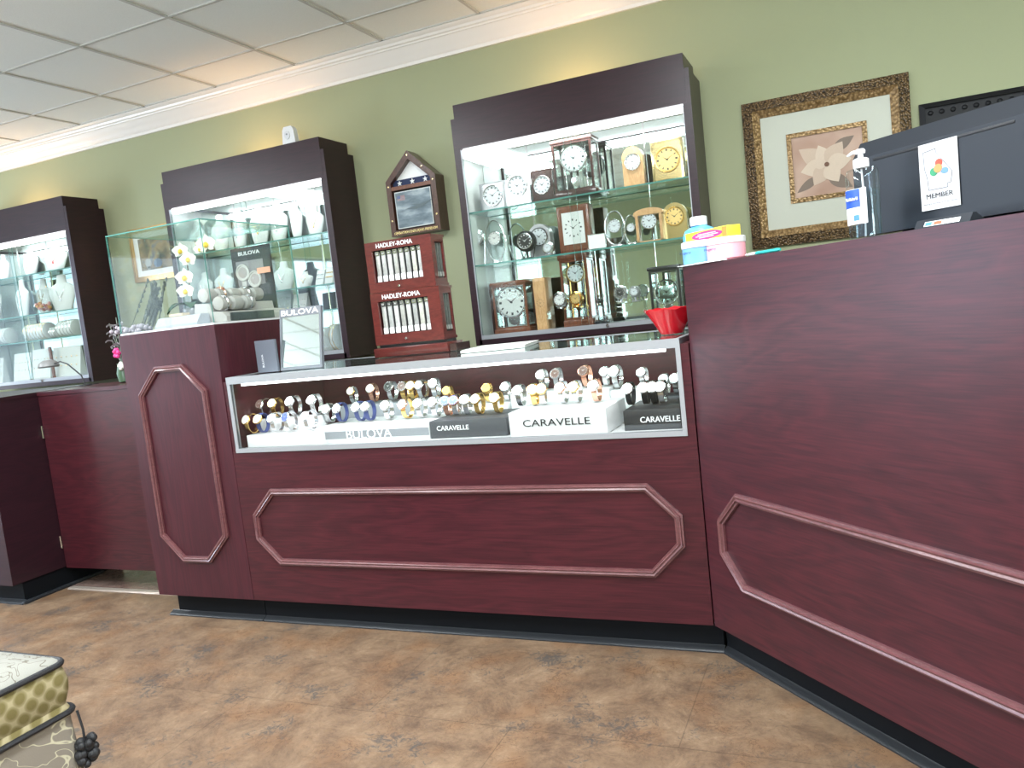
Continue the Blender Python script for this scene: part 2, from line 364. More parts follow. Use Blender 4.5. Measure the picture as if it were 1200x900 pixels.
# daylight through the storefront
for i, (a, b) in enumerate(wins):
    l = bpy.data.lights.new('daylight_and_fill', 'AREA'); l.shape = 'RECTANGLE'; l.size = 2.0; l.size_y = b-a; l.energy = (12, 14, 140, 8)[i]; l.color = (.62, .74, 1) if i < 3 else (.42, .66, 1)
    lo = bpy.data.objects.new('daylight_and_fill', l); COL.objects.link(lo); lo.location = (LX-.3, (a+b)/2, 1.35)
    lo.rotation_euler = (0, -PI/2, 0)
l = bpy.data.lights.new('daylight_and_fill', 'AREA'); l.shape = 'RECTANGLE'; l.size = 2.3; l.size_y = 2; l.energy = 260; l.color = (.84, .92, 1)  # fill lamp behind the added front window, lifts ceiling and case fronts
lo = bpy.data.objects.new('daylight_and_fill', l); COL.objects.link(lo); lo.location = (1.25, FY-.3, 1.35); lo.rotation_euler = (PI/2, 0, 0)
l = bpy.data.lights.new('ceiling_fill', 'AREA'); l.shape = 'RECTANGLE'; l.size = 2.4; l.size_y = 1.6; l.energy = 620; l.color = (.90, .95, 1)   # added upward fill lamp outside the front window, brightens the ceiling
lo = bpy.data.objects.new('ceiling_fill', l); COL.objects.link(lo); lo.location = (1.25, FY-1.1, .05); lo.rotation_euler = (math.radians(145), 0, 0)
for yy in (-3.2, -.9, 1.4):
    l = bpy.data.lights.new('ceiling_fill', 'AREA'); l.shape = 'RECTANGLE'; l.size = 1.8; l.size_y = 1.8; l.energy = 330; l.color = (.84, .92, 1)  # more added upward fill, outside the left windows, for the ceiling
    lo = bpy.data.objects.new('ceiling_fill', l); COL.objects.link(lo); lo.location = (LX-1.2, yy, .05); lo.rotation_euler = (0, math.radians(-145), 0)
w = bpy.data.worlds.new('world'); S.world = w; w.use_nodes = True
w.node_tree.nodes['Background'].inputs[0].default_value = (.75, .87, 1, 1); w.node_tree.nodes['Background'].inputs[1].default_value = 1.6

# ================================================================ COUNTERS
def moulding(parent, P, segs, w=.025, d=.014, mat=MAHM):
    """octagonal picture-frame moulding on a face. P(s,t,d)->world point; segs closed (s,t) polygon centre line"""
    m = MB(); n = len(segs); V = [Vector(q) for q in segs]; prof = [(-w/2, 0), (-w/2, d*.55), (-w*.28, d*.6), (-w*.2, d), (0, d*.8), (w*.2, d), (w*.28, d*.6), (w/2, d*.55), (w/2, 0)]
    vs = []; k = len(prof)
    for i in range(n):
        a = (V[i]-V[i-1]).normalized(); b = (V[(i+1) % n]-V[i]).normalized()
        na = Vector((-a.y, a.x)); nb = Vector((-b.y, b.x)); nn = (na+nb).normalized(); nn /= nn.dot(na)
        for o, h in prof: q = V[i]+nn*o; vs.append(P(q.x, q.y, h))
    fs = []
    for i in range(n):
        j = (i+1) % n
        for q in range(k-1): fs.append((i*k+q, i*k+q+1, j*k+q+1, j*k+q))
    m.add(vs, fs); return m.build('moulding', mat, parent)
def octa(s0, s1, t0, t1, c): return [(s0+c, t0), (s1-c, t0), (s1, t0+c), (s1, t1-c), (s1-c, t1), (s0+c, t1), (s0, t1-c), (s0, t0+c)]
FYC = 2.33; Z0 = .103
def cove(m, x0, x1, y):  # rubber toe along x facing -y
    m.prism([(y, 0), (y, .018), (y-.004, .014), (y-.016, .010), (y-.022, .004), (y-.022, 0)], x0, x1, 0, 'x')

# pedestal with glass case
TX0, TX1, TYB = -2.715, -2.212, 2.87
t = thing('pedestal_counter', 'tall mahogany pedestal carrying the glass box of orchids and watches', 'pedestal', (-2.46, 2.6, 0))
MB().box(TX0, TX1, FYC, TYB, Z0, 1.188).build('body', MAHZ, t)
moulding(t, lambda a, b, d: Vector((a, FYC-d, b)), octa(-2.637, -2.303, .262, 1.038, .10))
MB().box(TX0+.04, TX1-.001, 2.385, TYB-.03, 0, Z0).build('toe_kick', BLACK, t)
m = MB(); cove(m, TX0+.005, TX1-.001, 2.3845); m.build('base_strip', BLK2, t)
BX0, BX1, BY0, BY1, BZ0, BZ1 = TX0+.006, TX1-.004, FYC+.005, TYB-.01, 1.189, 1.585
gb = MB().box(BX0, BX1, BY0, BY1, BZ0-.001, BZ0+.006).build('case_deck', flat('box_deck', (.6, .62, .62), .3), t)
e = .0045
for nm, a in (('glass_front', (BX0, BX1, BY0, BY0+e, BZ0+.006, BZ1)), ('glass_back', (BX0, BX1, BY1-e, BY1, BZ0+.006, BZ1)),
              ('glass_side', (BX0, BX0+e, BY0+e, BY1-e, BZ0+.006, BZ1)), ('glass_side', (BX1-e, BX1, BY0+e, BY1-e, BZ0+.006, BZ1)), ('glass_top', (BX0, BX1, BY0, BY1, BZ1, BZ1+e))):
    pane(*a).build(nm, [GLT if nm == 'glass_top' else GL, EDGE], t)

# display counter
DX0, DX1, DYB = TX1+.002, -.437, 2.95
t = thing('display_counter', 'long low mahogany display counter with a lit glass top full of watches', 'display case', (-1.3, 2.6, 0))
DC = t
MB().box(DX0, DX1, FYC, DYB, Z0, .690).build('body', MAHX, t)
moulding(t, lambda a, b, d: Vector((a, FYC-d, b)), octa(-2.137, -.512, .263, .535, .092))
MB().box(DX0, DX1+.018, 2.385, DYB-.05, 0, Z0).build('toe_kick', BLACK, t)
m = MB(); cove(m, DX0, DX1+.02, 2.3845); m.build('base_strip', BLK2, t)
gx0_, gx1_ = -2.190, -.462
MB().box(gx1_, DX1, FYC, DYB, .690, .965).build('end_panel', MAHX, t)
m = MB(); FRW = .014
m.box(gx0_, gx1_, FYC-.004, FYC+.016, .690, .706); m.box(gx0_, gx1_, FYC-.004, FYC+.016, .955, .982)
m.box(gx0_, gx0_+FRW, FYC-.003, FYC+.015, .706, .955); m.box(gx1_-FRW, gx1_, FYC-.003, FYC+.015, .706, .955)
m.box(gx0_, gx0_+FRW, FYC+.016, DYB, .962, .982); m.box(gx1_-FRW, gx1_, FYC+.016, DYB, .962, .982); m.box(gx0_, gx1_, DYB-.02, DYB, .955, .982)
m.build('metal_frame', ALU, t)
pane(gx0_+FRW, gx1_-FRW, FYC+.002, FYC+.007, .706, .955).build('front_glass', [GL, EDGE], t)
pane(gx0_+FRW, gx1_-FRW, FYC+.016, DYB-.02, .974, .980).build('top_glass', [GLT, EDGE], t)
MB().box(gx0_, gx1_, FYC+.016, DYB-.03, .690, .700).build('deck', flat('deck_laminate', (.55, .55, .56), .35), t)
m = MB().box(gx0_, gx1_, DYB-.03, DYB-.012, .700, .955); m.build('back_panel', MAHX, t)
m = MB()
for u in (357, 365): x = Xat(u, DYB-.035, .85); m.box(x-.006, x+.006, DYB-.045, DYB-.031, .70, .955)
m.build('door_track', CHROME, t)
MB().box(DX0, gx0_, FYC+.002, DYB, .690, .965).build('end_panel', MAHX, t)
MB().box(gx0_+.05, gx1_-.05, FYC+.020, FYC+.034, .944, .954).build('light_strip', TUBE, t)
l = bpy.data.lights.new('strip_lamp', 'AREA'); l.shape = 'RECTANGLE'; l.size = 1.6; l.size_y = .02; l.energy = 4.2; l.color = (.95, .98, 1)
lo = bpy.data.objects.new('strip_lamp', l); COL.objects.link(lo); lo.parent = t; lo.location = Vector((-1.32, FYC+.04, .942))-t.location; lo.rotation_euler = (math.radians(52), 0, 0)

# checkout counter at 45 degrees
C0 = Vector((-.433, FYC, 0)); UU = Vector((.70711, -.70711, 0)); NN = Vector((.70711, .70711, 0)); LN = 1.62
def RC(s, z, d=0.): q = C0+UU*s+NN*(-d); return Vector((q.x, q.y, z))
t = thing('checkout_counter', 'tall angled mahogany checkout counter holding the till screen', 'counter', (0, 2.1, 0))
E1 = C0+UU*LN
def poly(o): # body outline inset o on the customer side
    a = C0+NN*o; 
    x = -.433+ (0 if o == 0 else .0); yy = FYC+o*1.41421-(x+.433)
    return [(x, yy), (E1.x+NN.x*o, E1.y+NN.y*o), (E1.x+.42, E1.y+.42), (.02, 2.82), (-.433, 2.95)]
MB().prism(poly(0), Z0, 1.170).build('body', MAHX, t)
MB().prism(poly(0), 1.170, 1.188).build('worktop', MAHX, t)
moulding(t, lambda a, b, d: RC(a, b, d), octa(.082, 1.5, .268, .530, .085))
MB().prism([(-.41, 2.385), (E1.x+NN.x*.055, E1.y+NN.y*.055), (E1.x+.38, E1.y+.38), (0.0, 2.78), (-.41, 2.90)], 0, Z0).build('toe_kick', BLACK, t)
# rubber strip along the 45 degree base
m = MB(); pr = [(0, 0), (0, .018), (.004, .014), (.016, .010), (.022, .004), (.022, 0)]
sA = Vector((-.4105, 2.3845, 0)); sB = Vector((E1.x+NN.x*.055, E1.y+NN.y*.055, 0))
vs = [sA+Vector((-o*.414, -o, h)) for o, h in pr]+[sB+NN*(-o)+Vector((0, 0, h)) for o, h in pr]; k = len(pr)
m.add(vs, [tuple(range(k)), tuple(range(k, 2*k))]+[(i, (i+1) % k, k+(i+1) % k, k+i) for i in range(k)]); m.build('base_strip', BLK2, t)

# left counter + gate
t = thing('side_counter', 'low mahogany counter at the far left before the necklace case', 'counter', (-5, 2.6, 0))
MB().box(-6.9, -3.635, FYC, 2.95, Z0, .962).build('body', MAHD, t)
MB().box(-6.9, -3.632, FYC-.003, 2.95, .962, .976).build('worktop', MAHD, t)
MB().box(-6.9, -3.65, 2.385, 2.93, 0, Z0).build('toe_kick', BLACK, t)
m = MB(); cove(m, -6.9, -3.64, 2.3845); m.box(-3.648, -3.625, 2.365, 2.80, 0, .014, bev=.004); m.build('base_strip', BLK2, t)
t = thing('counter_gate', 'mahogany gate panel hung between the side counter and the pedestal, open underneath', 'gate', (-3.17, 2.61, 0))
MB().box(-3.628, TX0-.004, 2.600, 2.620, .098, .955).build('panel', MAHX, t)
MB().box(-3.628, TX0-.004, 2.596, 2.95, .956, .974).build('gate_top', MAHX, t)
for z in (.2, .75): MB().lathe([(.006, z), (.006, z+.06)], (-3.6275, 2.594, 0), 10).build('hinge', CHROME, t)

# ================================================================ WALL CASES
def wall_case(xr, label, shelves, bright=1.0):
    x1 = xr; x0 = xr-1.25; yf = 3.86; zb, zt = .945, 2.215
    t = thing('wall_display_case', label, 'display case', ((x0+x1)/2, 4.1, zb), 'wall display cases')
    m = MB()
    m.box(x0, x0+.022, yf+.0, WY, zb, 2.145); m.box(x1-.022, x1, yf+.0, WY, zb, 2.145)
    m.box(x0+.022, x0+.038, yf, yf+.02, zb, 1.987); m.box(x1-.038, x1-.022, yf, yf+.02, zb, 1.987)
    m.box(x0+.022, x1-.022, yf, WY, zb, zb+.03)
    m.build('cabinet', MAHD, t)
    m = MB(); m.box(x0+.022, x1-.022, yf-.001, yf+.019, 1.987, 2.195)
    m.box(x0+.022, x1-.022, yf-.001, yf+.045, 2.195, zt)
    m.box(x0+.022, x0+.04, yf+.019, WY-.02, 2.0, 2.195); m.box(x1-.04, x1-.022, yf+.019, WY-.02, 2.0, 2.195)
    m.box(x0+.022, x0+.04, yf+.045, WY-.02, 2.195, zt); m.box(x1-.04, x1-.022, yf+.045, WY-.02, 2.195, zt)
    m.box(x0-.0, x0+.022, yf-.001, yf, 2.0, 2.145)
    m.build('header', MAHD, t)
    MB().box(x0+.04, x1-.04, yf+.02, WY-.02, 2.0, 2.012).build('light_shelf', WPL, t)
    MB().box(x0+.022, x1-.022, WY-.014, WY-.002, zb+.03, 2.0).build('mirror_back', MIRROR, t)
    MB().box(x0+.0385, x1-.0385, yf+.001, WY-.014, zb+.030, .990).build('deck', ALUW, t)
    m = MB()
    for a, b, c, d in ((x0+.038, x1-.038, .975, .998), (x0+.038, x0+.042, .998, 1.98), (x1-.042, x1-.038, .998, 1.98)): m.box(a, b, yf-.002, yf+.012, c, d)
    m.build('door_frame', ALU, t)
    mid = (x0+x1)/2
    pane(x0+.046, mid+.02, yf+.002, yf+.006, .998, 1.976).build('glass_door', [GL, EDGE], t)
    pane(mid-.02, x1-.046, yf+.007, yf+.011, .998, 1.976).build('glass_door', [GL, EDGE], t)
    lk = MB(); lk.lathe([(.007, -.012), (.009, -.008), (.009, 0)], (mid+.12, yf-.002, .987), 12, 'y'); lk.build('lock', CHROME, t)
    for z in shelves: pane(x0+.03, x1-.03, 3.895, WY-.03, z-.008, z).build('shelf', [GLT, EDGE], t)
    for a, b in ((x0+.0225, x0+.0265), (x1-.0265, x1-.0225)): MB().box(a, b, yf+.021, WY-.016, .992, 1.985).build('side_liner', flat('liner_white', (.55, .58, .56), .3), t)
    m = MB()
    for x in (x0+.3, mid, x1-.3): m.box(x-.004, x+.004, WY-.019, WY-.014, zb+.03, 2.0)
    m.build('shelf_standard', CHROME, t)
    MB().box(x0+.040, x1-.040, yf+.014, yf+.050, 1.953, 1.9865, bev=.006).build('light_tube', TUBE, t)
    l = bpy.data.lights.new('case_lamp', 'AREA'); l.shape = 'RECTANGLE'; l.size = 1.05; l.size_y = .03; l.energy = 5*bright; l.color = (.93, .98, 1)
    lo = bpy.data.objects.new('case_lamp', l); COL.objects.link(lo); lo.parent = t; lo.location = Vector((mid, yf+.055, 1.950))-t.location; lo.rotation_euler = (math.radians(22), 0, 0)
    b = MB(); b.lathe([(.012, 2.012), (.014, 2.03), (.02, 2.055), (.03, 2.08), (.03, 2.10), (.02, 2.118), (.004, 2.125)], (mid, yf+.115, 0), 14); b.build('bulb', BULB, t)
    l = bpy.data.lights.new('up_lamp', 'POINT'); l.energy = 4.2; l.color = (1, .56, .30); l.shadow_soft_size = .03
    lo = bpy.data.objects.new('up_lamp', l); COL.objects.link(lo); lo.parent = t; lo.location = Vector((mid, yf+.10, 2.16))-t.location
    return t
wall_case(-.61, 'mahogany wall case with lit glass shelves of clocks', (1.658, 1.376))
wall_case(-2.68, 'mahogany wall case of white necklace busts behind the orchid box', (1.688, 1.39, 1.24), .6)
wall_case(-4.80, 'mahogany wall case of necklace busts at the far left edge', (1.745, 1.462, 1.277), .6)

# ================================================================ CLOCKS
def dial(root, c, r, mat=DIALW, ring=None, rz=None, mark=INK, world=True):
    rz = rz or r; n = 28
    MB().disc(c, r, .003, n, rz=rz).build('dial', mat, root)
    m = MB()
    for k in range(12):
        a = PI*k/6; s, q = math.sin(a), math.cos(a); w = .05*r if k % 3 else .075*r
        i, o = (.72, .9)
        m.add([(c[0]+s*r*i-q*w, c[1]-.0006, c[2]+q*rz*i+s*w), (c[0]+s*r*i+q*w, c[1]-.0006, c[2]+q*rz*i-s*w), (c[0]+s*r*o+q*w, c[1]-.0006, c[2]+q*rz*o-s*w), (c[0]+s*r*o-q*w, c[1]-.0006, c[2]+q*rz*o+s*w)], [(0, 1, 2, 3)])
    m.build('numeral_ring', mark, root)
    for nm, a, ln, w in (('hour_hand', math.radians(305), .5, .06), ('minute_hand', math.radians(55), .75, .04)):
        s, q = math.sin(a), math.cos(a); m = MB(); w *= r
        m.add([(c[0]-q*w-s*r*.1, c[1]-.0012, c[2]+s*w-q*r*.1), (c[0]+q*w-s*r*.1, c[1]-.0012, c[2]-s*w-q*r*.1), (c[0]+s*r*ln, c[1]-.0012, c[2]+q*rz*ln)], [(0, 1, 2)]); m.build(nm, mark, root)
    if ring: MB().torus((c[0], c[1], c[2]), r*1.04, r*.09, 28, 6, Rz=rz*1.04).build('bezel', ring, root)
def arch_pts(x0, x1, z0, z1, n=12, hr=None):
    r = (x1-x0)/2; hr = hr or r; cx = (x0+x1)/2
    return [(x0, z0), (x1, z0)]+[(cx+r*math.cos(PI*k/n), z1-hr+hr*math.sin(PI*k/n)) for k in range(n+1)]
def place(u0, u1, vt, Y, z):
    x0 = Xat(u0, Y, z+.04); x1 = Xat(u1, Y, z+.04); h = at((u0+u1)/2, vt, Y=Y).z-z
    return x0, x1, h
S1, S2, S3 = 1.6585, 1.3765, .9905
def clock(u0, u1, vt, Y, z, kind, mat, label, dm=DIALW, ring=SILVER, d=.05, name='mantel_clock', mark=INK, dz=None, dr=None):
    x0, x1, h = place(u0, u1, vt, Y, z); w = x1-x0; cx = (x0+x1)/2; z += .0004
    t = thing(name, label, 'clock', (cx, Y+d/2, z), 'clocks in the wall case')
    if kind == 'box':
        MB().box(x0, x1, Y, Y+d, z, z+h, bev=.003).build('case', mat, t)
        MB().box(x0+w*.08, x1-w*.08, Y-.002, Y, z+h*.06, z+h*.94).build('front_plate', mat, t)
        dial(t, (cx, Y-.004, z+h*(dz or .52)), w*(dr or .33), dm, ring, mark=mark)
    elif kind == 'arch':
        MB().prism(arch_pts(x0, x1, z, z+h), Y, Y+d, 0, 'y').build('case', mat, t)
        MB().box(x0-.003, x1+.003, Y-.004, Y+d+.004, z, z+.007).build('base', mat, t)
        dial(t, (cx, Y-.003, z+h*(dz or .62)), w*(dr or .36), dm, ring, mark=mark)
    elif kind == 'round':
        r = w/2; zc = z+h-r
        MB().lathe([(r*.85, Y-.004), (r, Y+.002), (r, Y+d*.5), (r*.8, Y+d*.6)], (cx, 0, zc), 26, 'y').build('case', mat, t)
        f = MB(); f.box(cx-r*.55, cx+r*.55, Y-.004, Y+d, z, z+.006); f.tube([(cx-r*.5, Y+d/2, z+.004), (cx-r*.8, Y+d/2, zc-r*.5)], .003); f.tube([(cx+r*.5, Y+d/2, z+.004), (cx+r*.8, Y+d/2, zc-r*.5)], .003); f.tube([(cx, Y+d*.3, z), (cx, Y+d*.3, zc-r*.8)], .006); f.build('foot', mat, t)
        dial(t, (cx, Y-.008, zc), r*.68, dm, ring, mark=mark)
    elif kind == 'oval':
        r = w/2; MB().disc((cx, Y, z+h*.53), r, .012, 30, rz=h*.47).build('case', PLASTIC, t)
        MB().torus((cx, Y+.004, z+h*.53), r, .004, Rz=h*.47).build('rim', mat, t)
        MB().box(cx-r*.6, cx+r*.6, Y-.01, Y+d, z, z+.010, bev=.003).build('foot', mat, t)
        dial(t, (cx, Y-.005, z+h*.58), r*.6, dm, ring, mark=mark)
    elif kind == 'carriage':
        c = MB(); c.box(x0-.006, x1+.006, Y-.006, Y+d+.006, z, z+h*.10, bev=.003); c.box(x0, x1, Y, Y+d, z+h*.10, z+h*.13); c.build('base', mat, t)
        c = MB(); c.box(x0-.006, x1+.006, Y-.006, Y+d+.006, z+h*.93, z+h, bev=.003); c.box(x0, x1, Y, Y+d, z+h*.90, z+h*.93); c.build('top', mat, t)
        p_ = .012
        for a in (x0, x1-p_):
            for b in (Y, Y+d-p_): MB().box(a, a+p_, b, b+p_, z+h*.13, z+h*.90).build('post', mat, t)
        pane(x0+p_, x1-p_, Y+.004, Y+.008, z+h*.13, z+h*.90).build('front_glass', [GL, EDGE], t)
        for a in (x0+.004, x1-.008): pane(a, a+.004, Y+p_, Y+d-p_, z+h*.13, z+h*.90).build('side_glass', [GL, EDGE], t)
        zc = z+h*(dz or .66); r = w*(dr or .30)
        dial(t, (cx, Y+.022, zc), r, dm, ring, mark=mark)
        mv = MB(); mv.box(cx-r*.7, cx+r*.7, Y+.03, Y+d*.7, zc-r*.6, zc+r*.6, bev=.003); mv.tube([(cx-r*.9, Y+.05, z+h*.13), (cx-r*.9, Y+.05, z+h*.9)], .003); mv.tube([(cx+r*.9, Y+.05, z+h*.13), (cx+r*.9, Y+.05, z+h*.9)], .003); mv.build('movement', ring or SILVER, t)
        pn = MB(); pn.tube([(cx, Y+.04, zc-r), (cx, Y+.04, z+h*.27)], .0015); pn.lathe([(.002, Y+.035), (r*.42, Y+.037), (r*.42, Y+.043), (.002, Y+.046)], (cx, 0, z+h*.27), 20, 'y'); pn.build('pendulum', ring or SILVER, t)
    return t, x0, x1, h, cx
clock(563.4, 593.6, 213, 3.97, S1, 'box', PEWTER, 'square pewter desk clock at the left end of the top clock shelf', DIALS)
clock(593.8, 622, 203, 3.97, S1, 'arch', SILVER, 'arched silver desk clock beside the square pewter one on the top shelf', DIALS)
clock(624, 649, 198, 3.96, S1, 'box', DKWOOD, 'small black square clock with a silver chapter ring on the top shelf', DIALS, SILVER, dr=.36)
clock(651, 697, 160, 3.945, S1, 'carriage', DKWOOD, 'large dark-framed glass carriage clock in the middle of the top shelf', DIALS, SILVER, d=.13, name='carriage_clock')
clock(731, 755, 171, 3.98, S1, 'arch', OAK, 'arched light oak clock on the top shelf left of the gold one', DIALW, SILVER)
clock(765, 802, 163, 3.97, S1, 'box', PGOLD, 'square pale gold clock at the right end of the top shelf', DIALG, GOLD, dr=.36, d=.06)
clock(552, 570, 268, 3.99, S2, 'round', SILVER, 'faint silver round clock at the left end of the middle shelf', DIALS)
clock(571, 593, 257.5, 3.98, S2, 'oval', SILVER, 'oval crystal clock with a white dial on the middle shelf', DIALW)
t_, x0, x1, h, cx = clock(605.5, 628, 270, 3.93, S2, 'round', BLKL, 'black round desk clock with black dial at the front of the middle shelf', DIALK, SILVER, mark=DIALW)
clock(621, 646, 262, 4.02, S2, 'arch', PEWTER, 'grey tambour clock behind the black round one', DIALS, SILVER, d=.06)
clock(635, 648.5, 283, 3.92, S2, 'round', SILVER, 'tiny silver round clock in front of the grey tambour clock', DIALS)
clock(656, 693, 240, 3.96, S2, 'box', WALNUT, 'large walnut mantel clock with square white dial on the middle shelf', WALNUT, None, d=.09)
T = S.objects
# square dial on the walnut clock
x0, x1, h = place(656, 693, 240, 3.96, S2); cx = (x0+x1)/2; w_ = (x1-x0)
wc = [o for o in COL.objects if o.get('label', '').startswith('large walnut')][0]
for o in list(wc.children):
    if o.name.split('.')[0] in ('dial', 'numeral_ring', 'hour_hand', 'minute_hand'): bpy.data.objects.remove(o)
MB().box(cx-w_*.34, cx+w_*.34, 3.953, 3.957, S2+h*.18, S2+h*.86).build('dial_plate', DIALW, wc)
dial(wc, (cx, 3.951, S2+h*.52), w_*.30, DIALW, None)
clock(710, 733, 247, 3.97, S2, 'oval', SILVER, 'larger oval crystal clock right of the walnut clock', DIALS)
clock(733, 748, 252, 3.98, S2, 'oval', CHROME, 'smaller oval crystal clock beside the larger one', DIALS)
clock(778, 806, 237, 3.99, S2, 'arch', PGOLD, 'arched brushed gold clock at the right end of the middle shelf', DIALG, GOLD, d=.05)
# oak post clock
Y = 3.94; x0, x1, h = place(746, 777, 243, Y, S2); w_ = x1-x0; cx = (x0+x1)/2; z = S2+.0004
t = thing('mantel_clock', 'light oak clock with open posts and curved top on the middle shelf', 'clock', (cx, Y+.025, z), 'clocks in the wall case')
for a in (x0, x1-.014): MB().box(a, a+.014, Y, Y+.05, z, z+h*.85).build('post', OAK, t)
MB().prism([(x0-.008, z+h*.8), (x1+.008, z+h*.8)]+[(cx+(w_/2+.008)*math.cos(PI*k/8), z+h*.86+h*.14*math.sin(PI*k/8)) for k in range(9)], Y-.002, Y+.052, 0, 'y').build('top', OAK, t)
MB().box(x0, x1, Y, Y+.05, z, z+.008).build('base', OAK, t)
pane(x0+.014, x1-.014, Y+.02, Y+.024, z+.008, z+h*.8).build('glass_panel', [GL, EDGE], t)
dial(t, (cx, Y+.012, z+h*.62), w_*.27, DIALS, SILVER)
# white picture frame
Y = 3.93; x0, x1, h = place(689, 710, 274, Y, S2)
t = thing('shelf_card', 'small white card in a silver stand before the oval clocks', 'card', ((x0+x1)/2, Y, S2))
MB().box(x0, x1, Y, Y+.004, S2+.0004, S2+h).build('frame', SILVER, t); MB().box(x0+.004, x1-.004, Y-.001, Y, S2+.004, S2+h-.004).build('card', WPAPER, t)
MB().box(x0+.02, x1-.02, Y+.004, Y+.03, S2+.0004, S2+.003).build('stand', SILVER, t)
# bottom shelf
clock(563, 580, 334, 4.05, S3, 'box', DKWOOD, 'dark box standing in for a reflection at the bottom left corner of the clock case', DIALK, None, d=.08)  # solid box added where the case shows only a dark reflection
t_, x0, x1, h, cx = clock(581, 620, 329, 3.93, S3, 'carriage', WALNUT, 'oak and glass mantel clock with big white dial at bottom left', DIALW, SILVER, d=.13, dz=.60, dr=.40, name='carriage_clock')
clock(629, 643, 325, 3.96, S3, 'box', OAK, 'tall plain oak clock seen beside the big dialled glass clock', OAK, None, d=.11)
clock(662, 694, 297, 3.97, S3, 'carriage', WALNUT, 'tall narrow walnut and glass pendulum clock on the bottom shelf', DIALS, GOLD, d=.12, dz=.74, dr=.3, name='carriage_clock')
# acrylic risers
for u0, u1, lab in ((642, 684, 'long low clear acrylic riser under the two small round clocks'), (703, 757, 'long low clear acrylic riser at the bottom right of the clock case')):
    Y = 3.885; x0 = Xat(u0, Y, S3); x1 = Xat(u1, Y, S3)
    RZ = at(657, 363, Y=3.9).z-S3
    m = MB(); m.box(x0, x1, Y, Y+.06, S3+RZ-.004, S3+RZ); m.box(x0, x0+.004, Y, Y+.06, S3+.0004, S3+RZ-.004); m.box(x1-.004, x1, Y, Y+.06, S3+.0004, S3+RZ-.004)
    tag(m.build('acrylic_riser', PLASTIC), lab, 'riser', 'acrylic risers')
clock(647.6, 665, 342, 3.9, S3+RZ, 'round', CHROME, 'small chrome round clock with white dial on the left acrylic riser', DIALW)
clock(667, 683, 341.5, 3.9, S3+RZ, 'round', GOLD, 'small gold round clock on the left acrylic riser', DIALG, GOLD)
clock(719, 735, 334.5, 3.9, S3+RZ, 'round', SILVER, 'small silver round clock with black dial on the right riser', DIALK, mark=DIALW)
clock(737, 750, 335, 3.9, S3+RZ, 'round', PEWTER, 'small pewter round clock with silver dial on the right riser', DIALS)
# dark ornament
Y = 3.97; x0, x1, h = place(698, 712, 326, Y, S3); cx = (x0+x1)/2
t = thing('clock_ornament', 'dark stacked ornament with rings beside the tall pendulum clock', 'ornament', (cx, Y, S3))
MB().box(x0, x1, Y-.02, Y+.02, S3+.0004, S3+.02, bev=.002).build('base', DIALK, t)
m = MB(); [m.lathe([(.012, S3+.02+k*.03), (.022, S3+.03+k*.03), (.012, S3+.045+k*.03)], (cx, Y, 0), 14) for k in range(4)]; m.build('column', DIALK, t)
m = MB(); [m.torus((cx+s*.013, Y, S3+.148), .011, .002, 16, 6) for s in (-1, 1)]; m.build('ring', SILVER, t)
# crystal clock at right, dark top and posts
clock(764, 800, 311, 3.92, S3, 'carriage', DIALK, 'large black-framed crystal clock behind the red bowl', glassmat('crystal', (.86, .93, .92)), SILVER, d=.13, dz=.5, dr=.37, name='carriage_clock')

# ================================================================ NECKLACE BUSTS
def bust_mesh():
    m = MB(); prof = [(0, .30, .16), (.03, .32, .20), (.25, .41, .26), (.50, .50, .26), (.63, .49, .24), (.71, .36, .20), (.77, .20, .17), (.88, .17, .16), (.97, .165, .15), (1.0, .13, .12)]
    vs = []; n = 20
    for z, a, b in prof:
        for k in range(n): an = 2*PI*k/n; vs.append((a*math.cos(an), b*math.sin(an)+.22*(z-.4), z))
    fs = [(i*n+k, i*n+(k+1) % n, (i+1)*n+(k+1) % n, (i+1)*n+k) for i in range(len(prof)-1) for k in range(n)]+[tuple(range(n))[::-1], tuple((len(prof)-1)*n+k for k in range(n))]
    return m.add(vs, fs)
def necklace_mesh():
    m = MB(); pts = []
    for k in range(17):
        q = -1+2*k/16; z = .36+.42*abs(q)**1.4; x = q*.20 if abs(q) > .8 else q*.24
        # on the front of the chest
        a, b = (.50, .26) if z < .55 else ((.36, .22) if z < .7 else (.2, .18))
        y = -b*math.sqrt(max(.05, 1-(x/a)**2))+.22*(z-.4)-.02; pts.append((x, y, z))
    m.tube(pts, .012, 6); m.ball((0, pts[8][1]-.01, .31), .035, sz=1.4); return m
BUST = bust_mesh(); NECK = necklace_mesh(); _bc = {}
def bust(u0, u1, vt, Y, z, label, chain=SILVER, group='white necklace busts', mat=WHITE, yaw=0.):
    x0, x1, h = place(u0, u1, vt, Y, z); w = x1-x0
    t = thing('necklace_bust', label, 'necklace bust', ((x0+x1)/2, Y, z+.0006), group)
    for nm, mb, mm in (('torso', BUST, mat), ('necklace', NECK, chain)):
        key = (nm, mm.name)
        if key not in _bc: _bc[key] = mb.build(nm, mm, None); ob = _bc[key]
        else: ob = bpy.data.objects.new(nm, _bc[key].data); COL.objects.link(ob)
        ob.parent = t; ob.scale = (w, min(w*.75, .10), h); ob.rotation_euler = (0, 0, yaw)
    return t
B2 = 1.6885
W2 = 'behind the orchids'
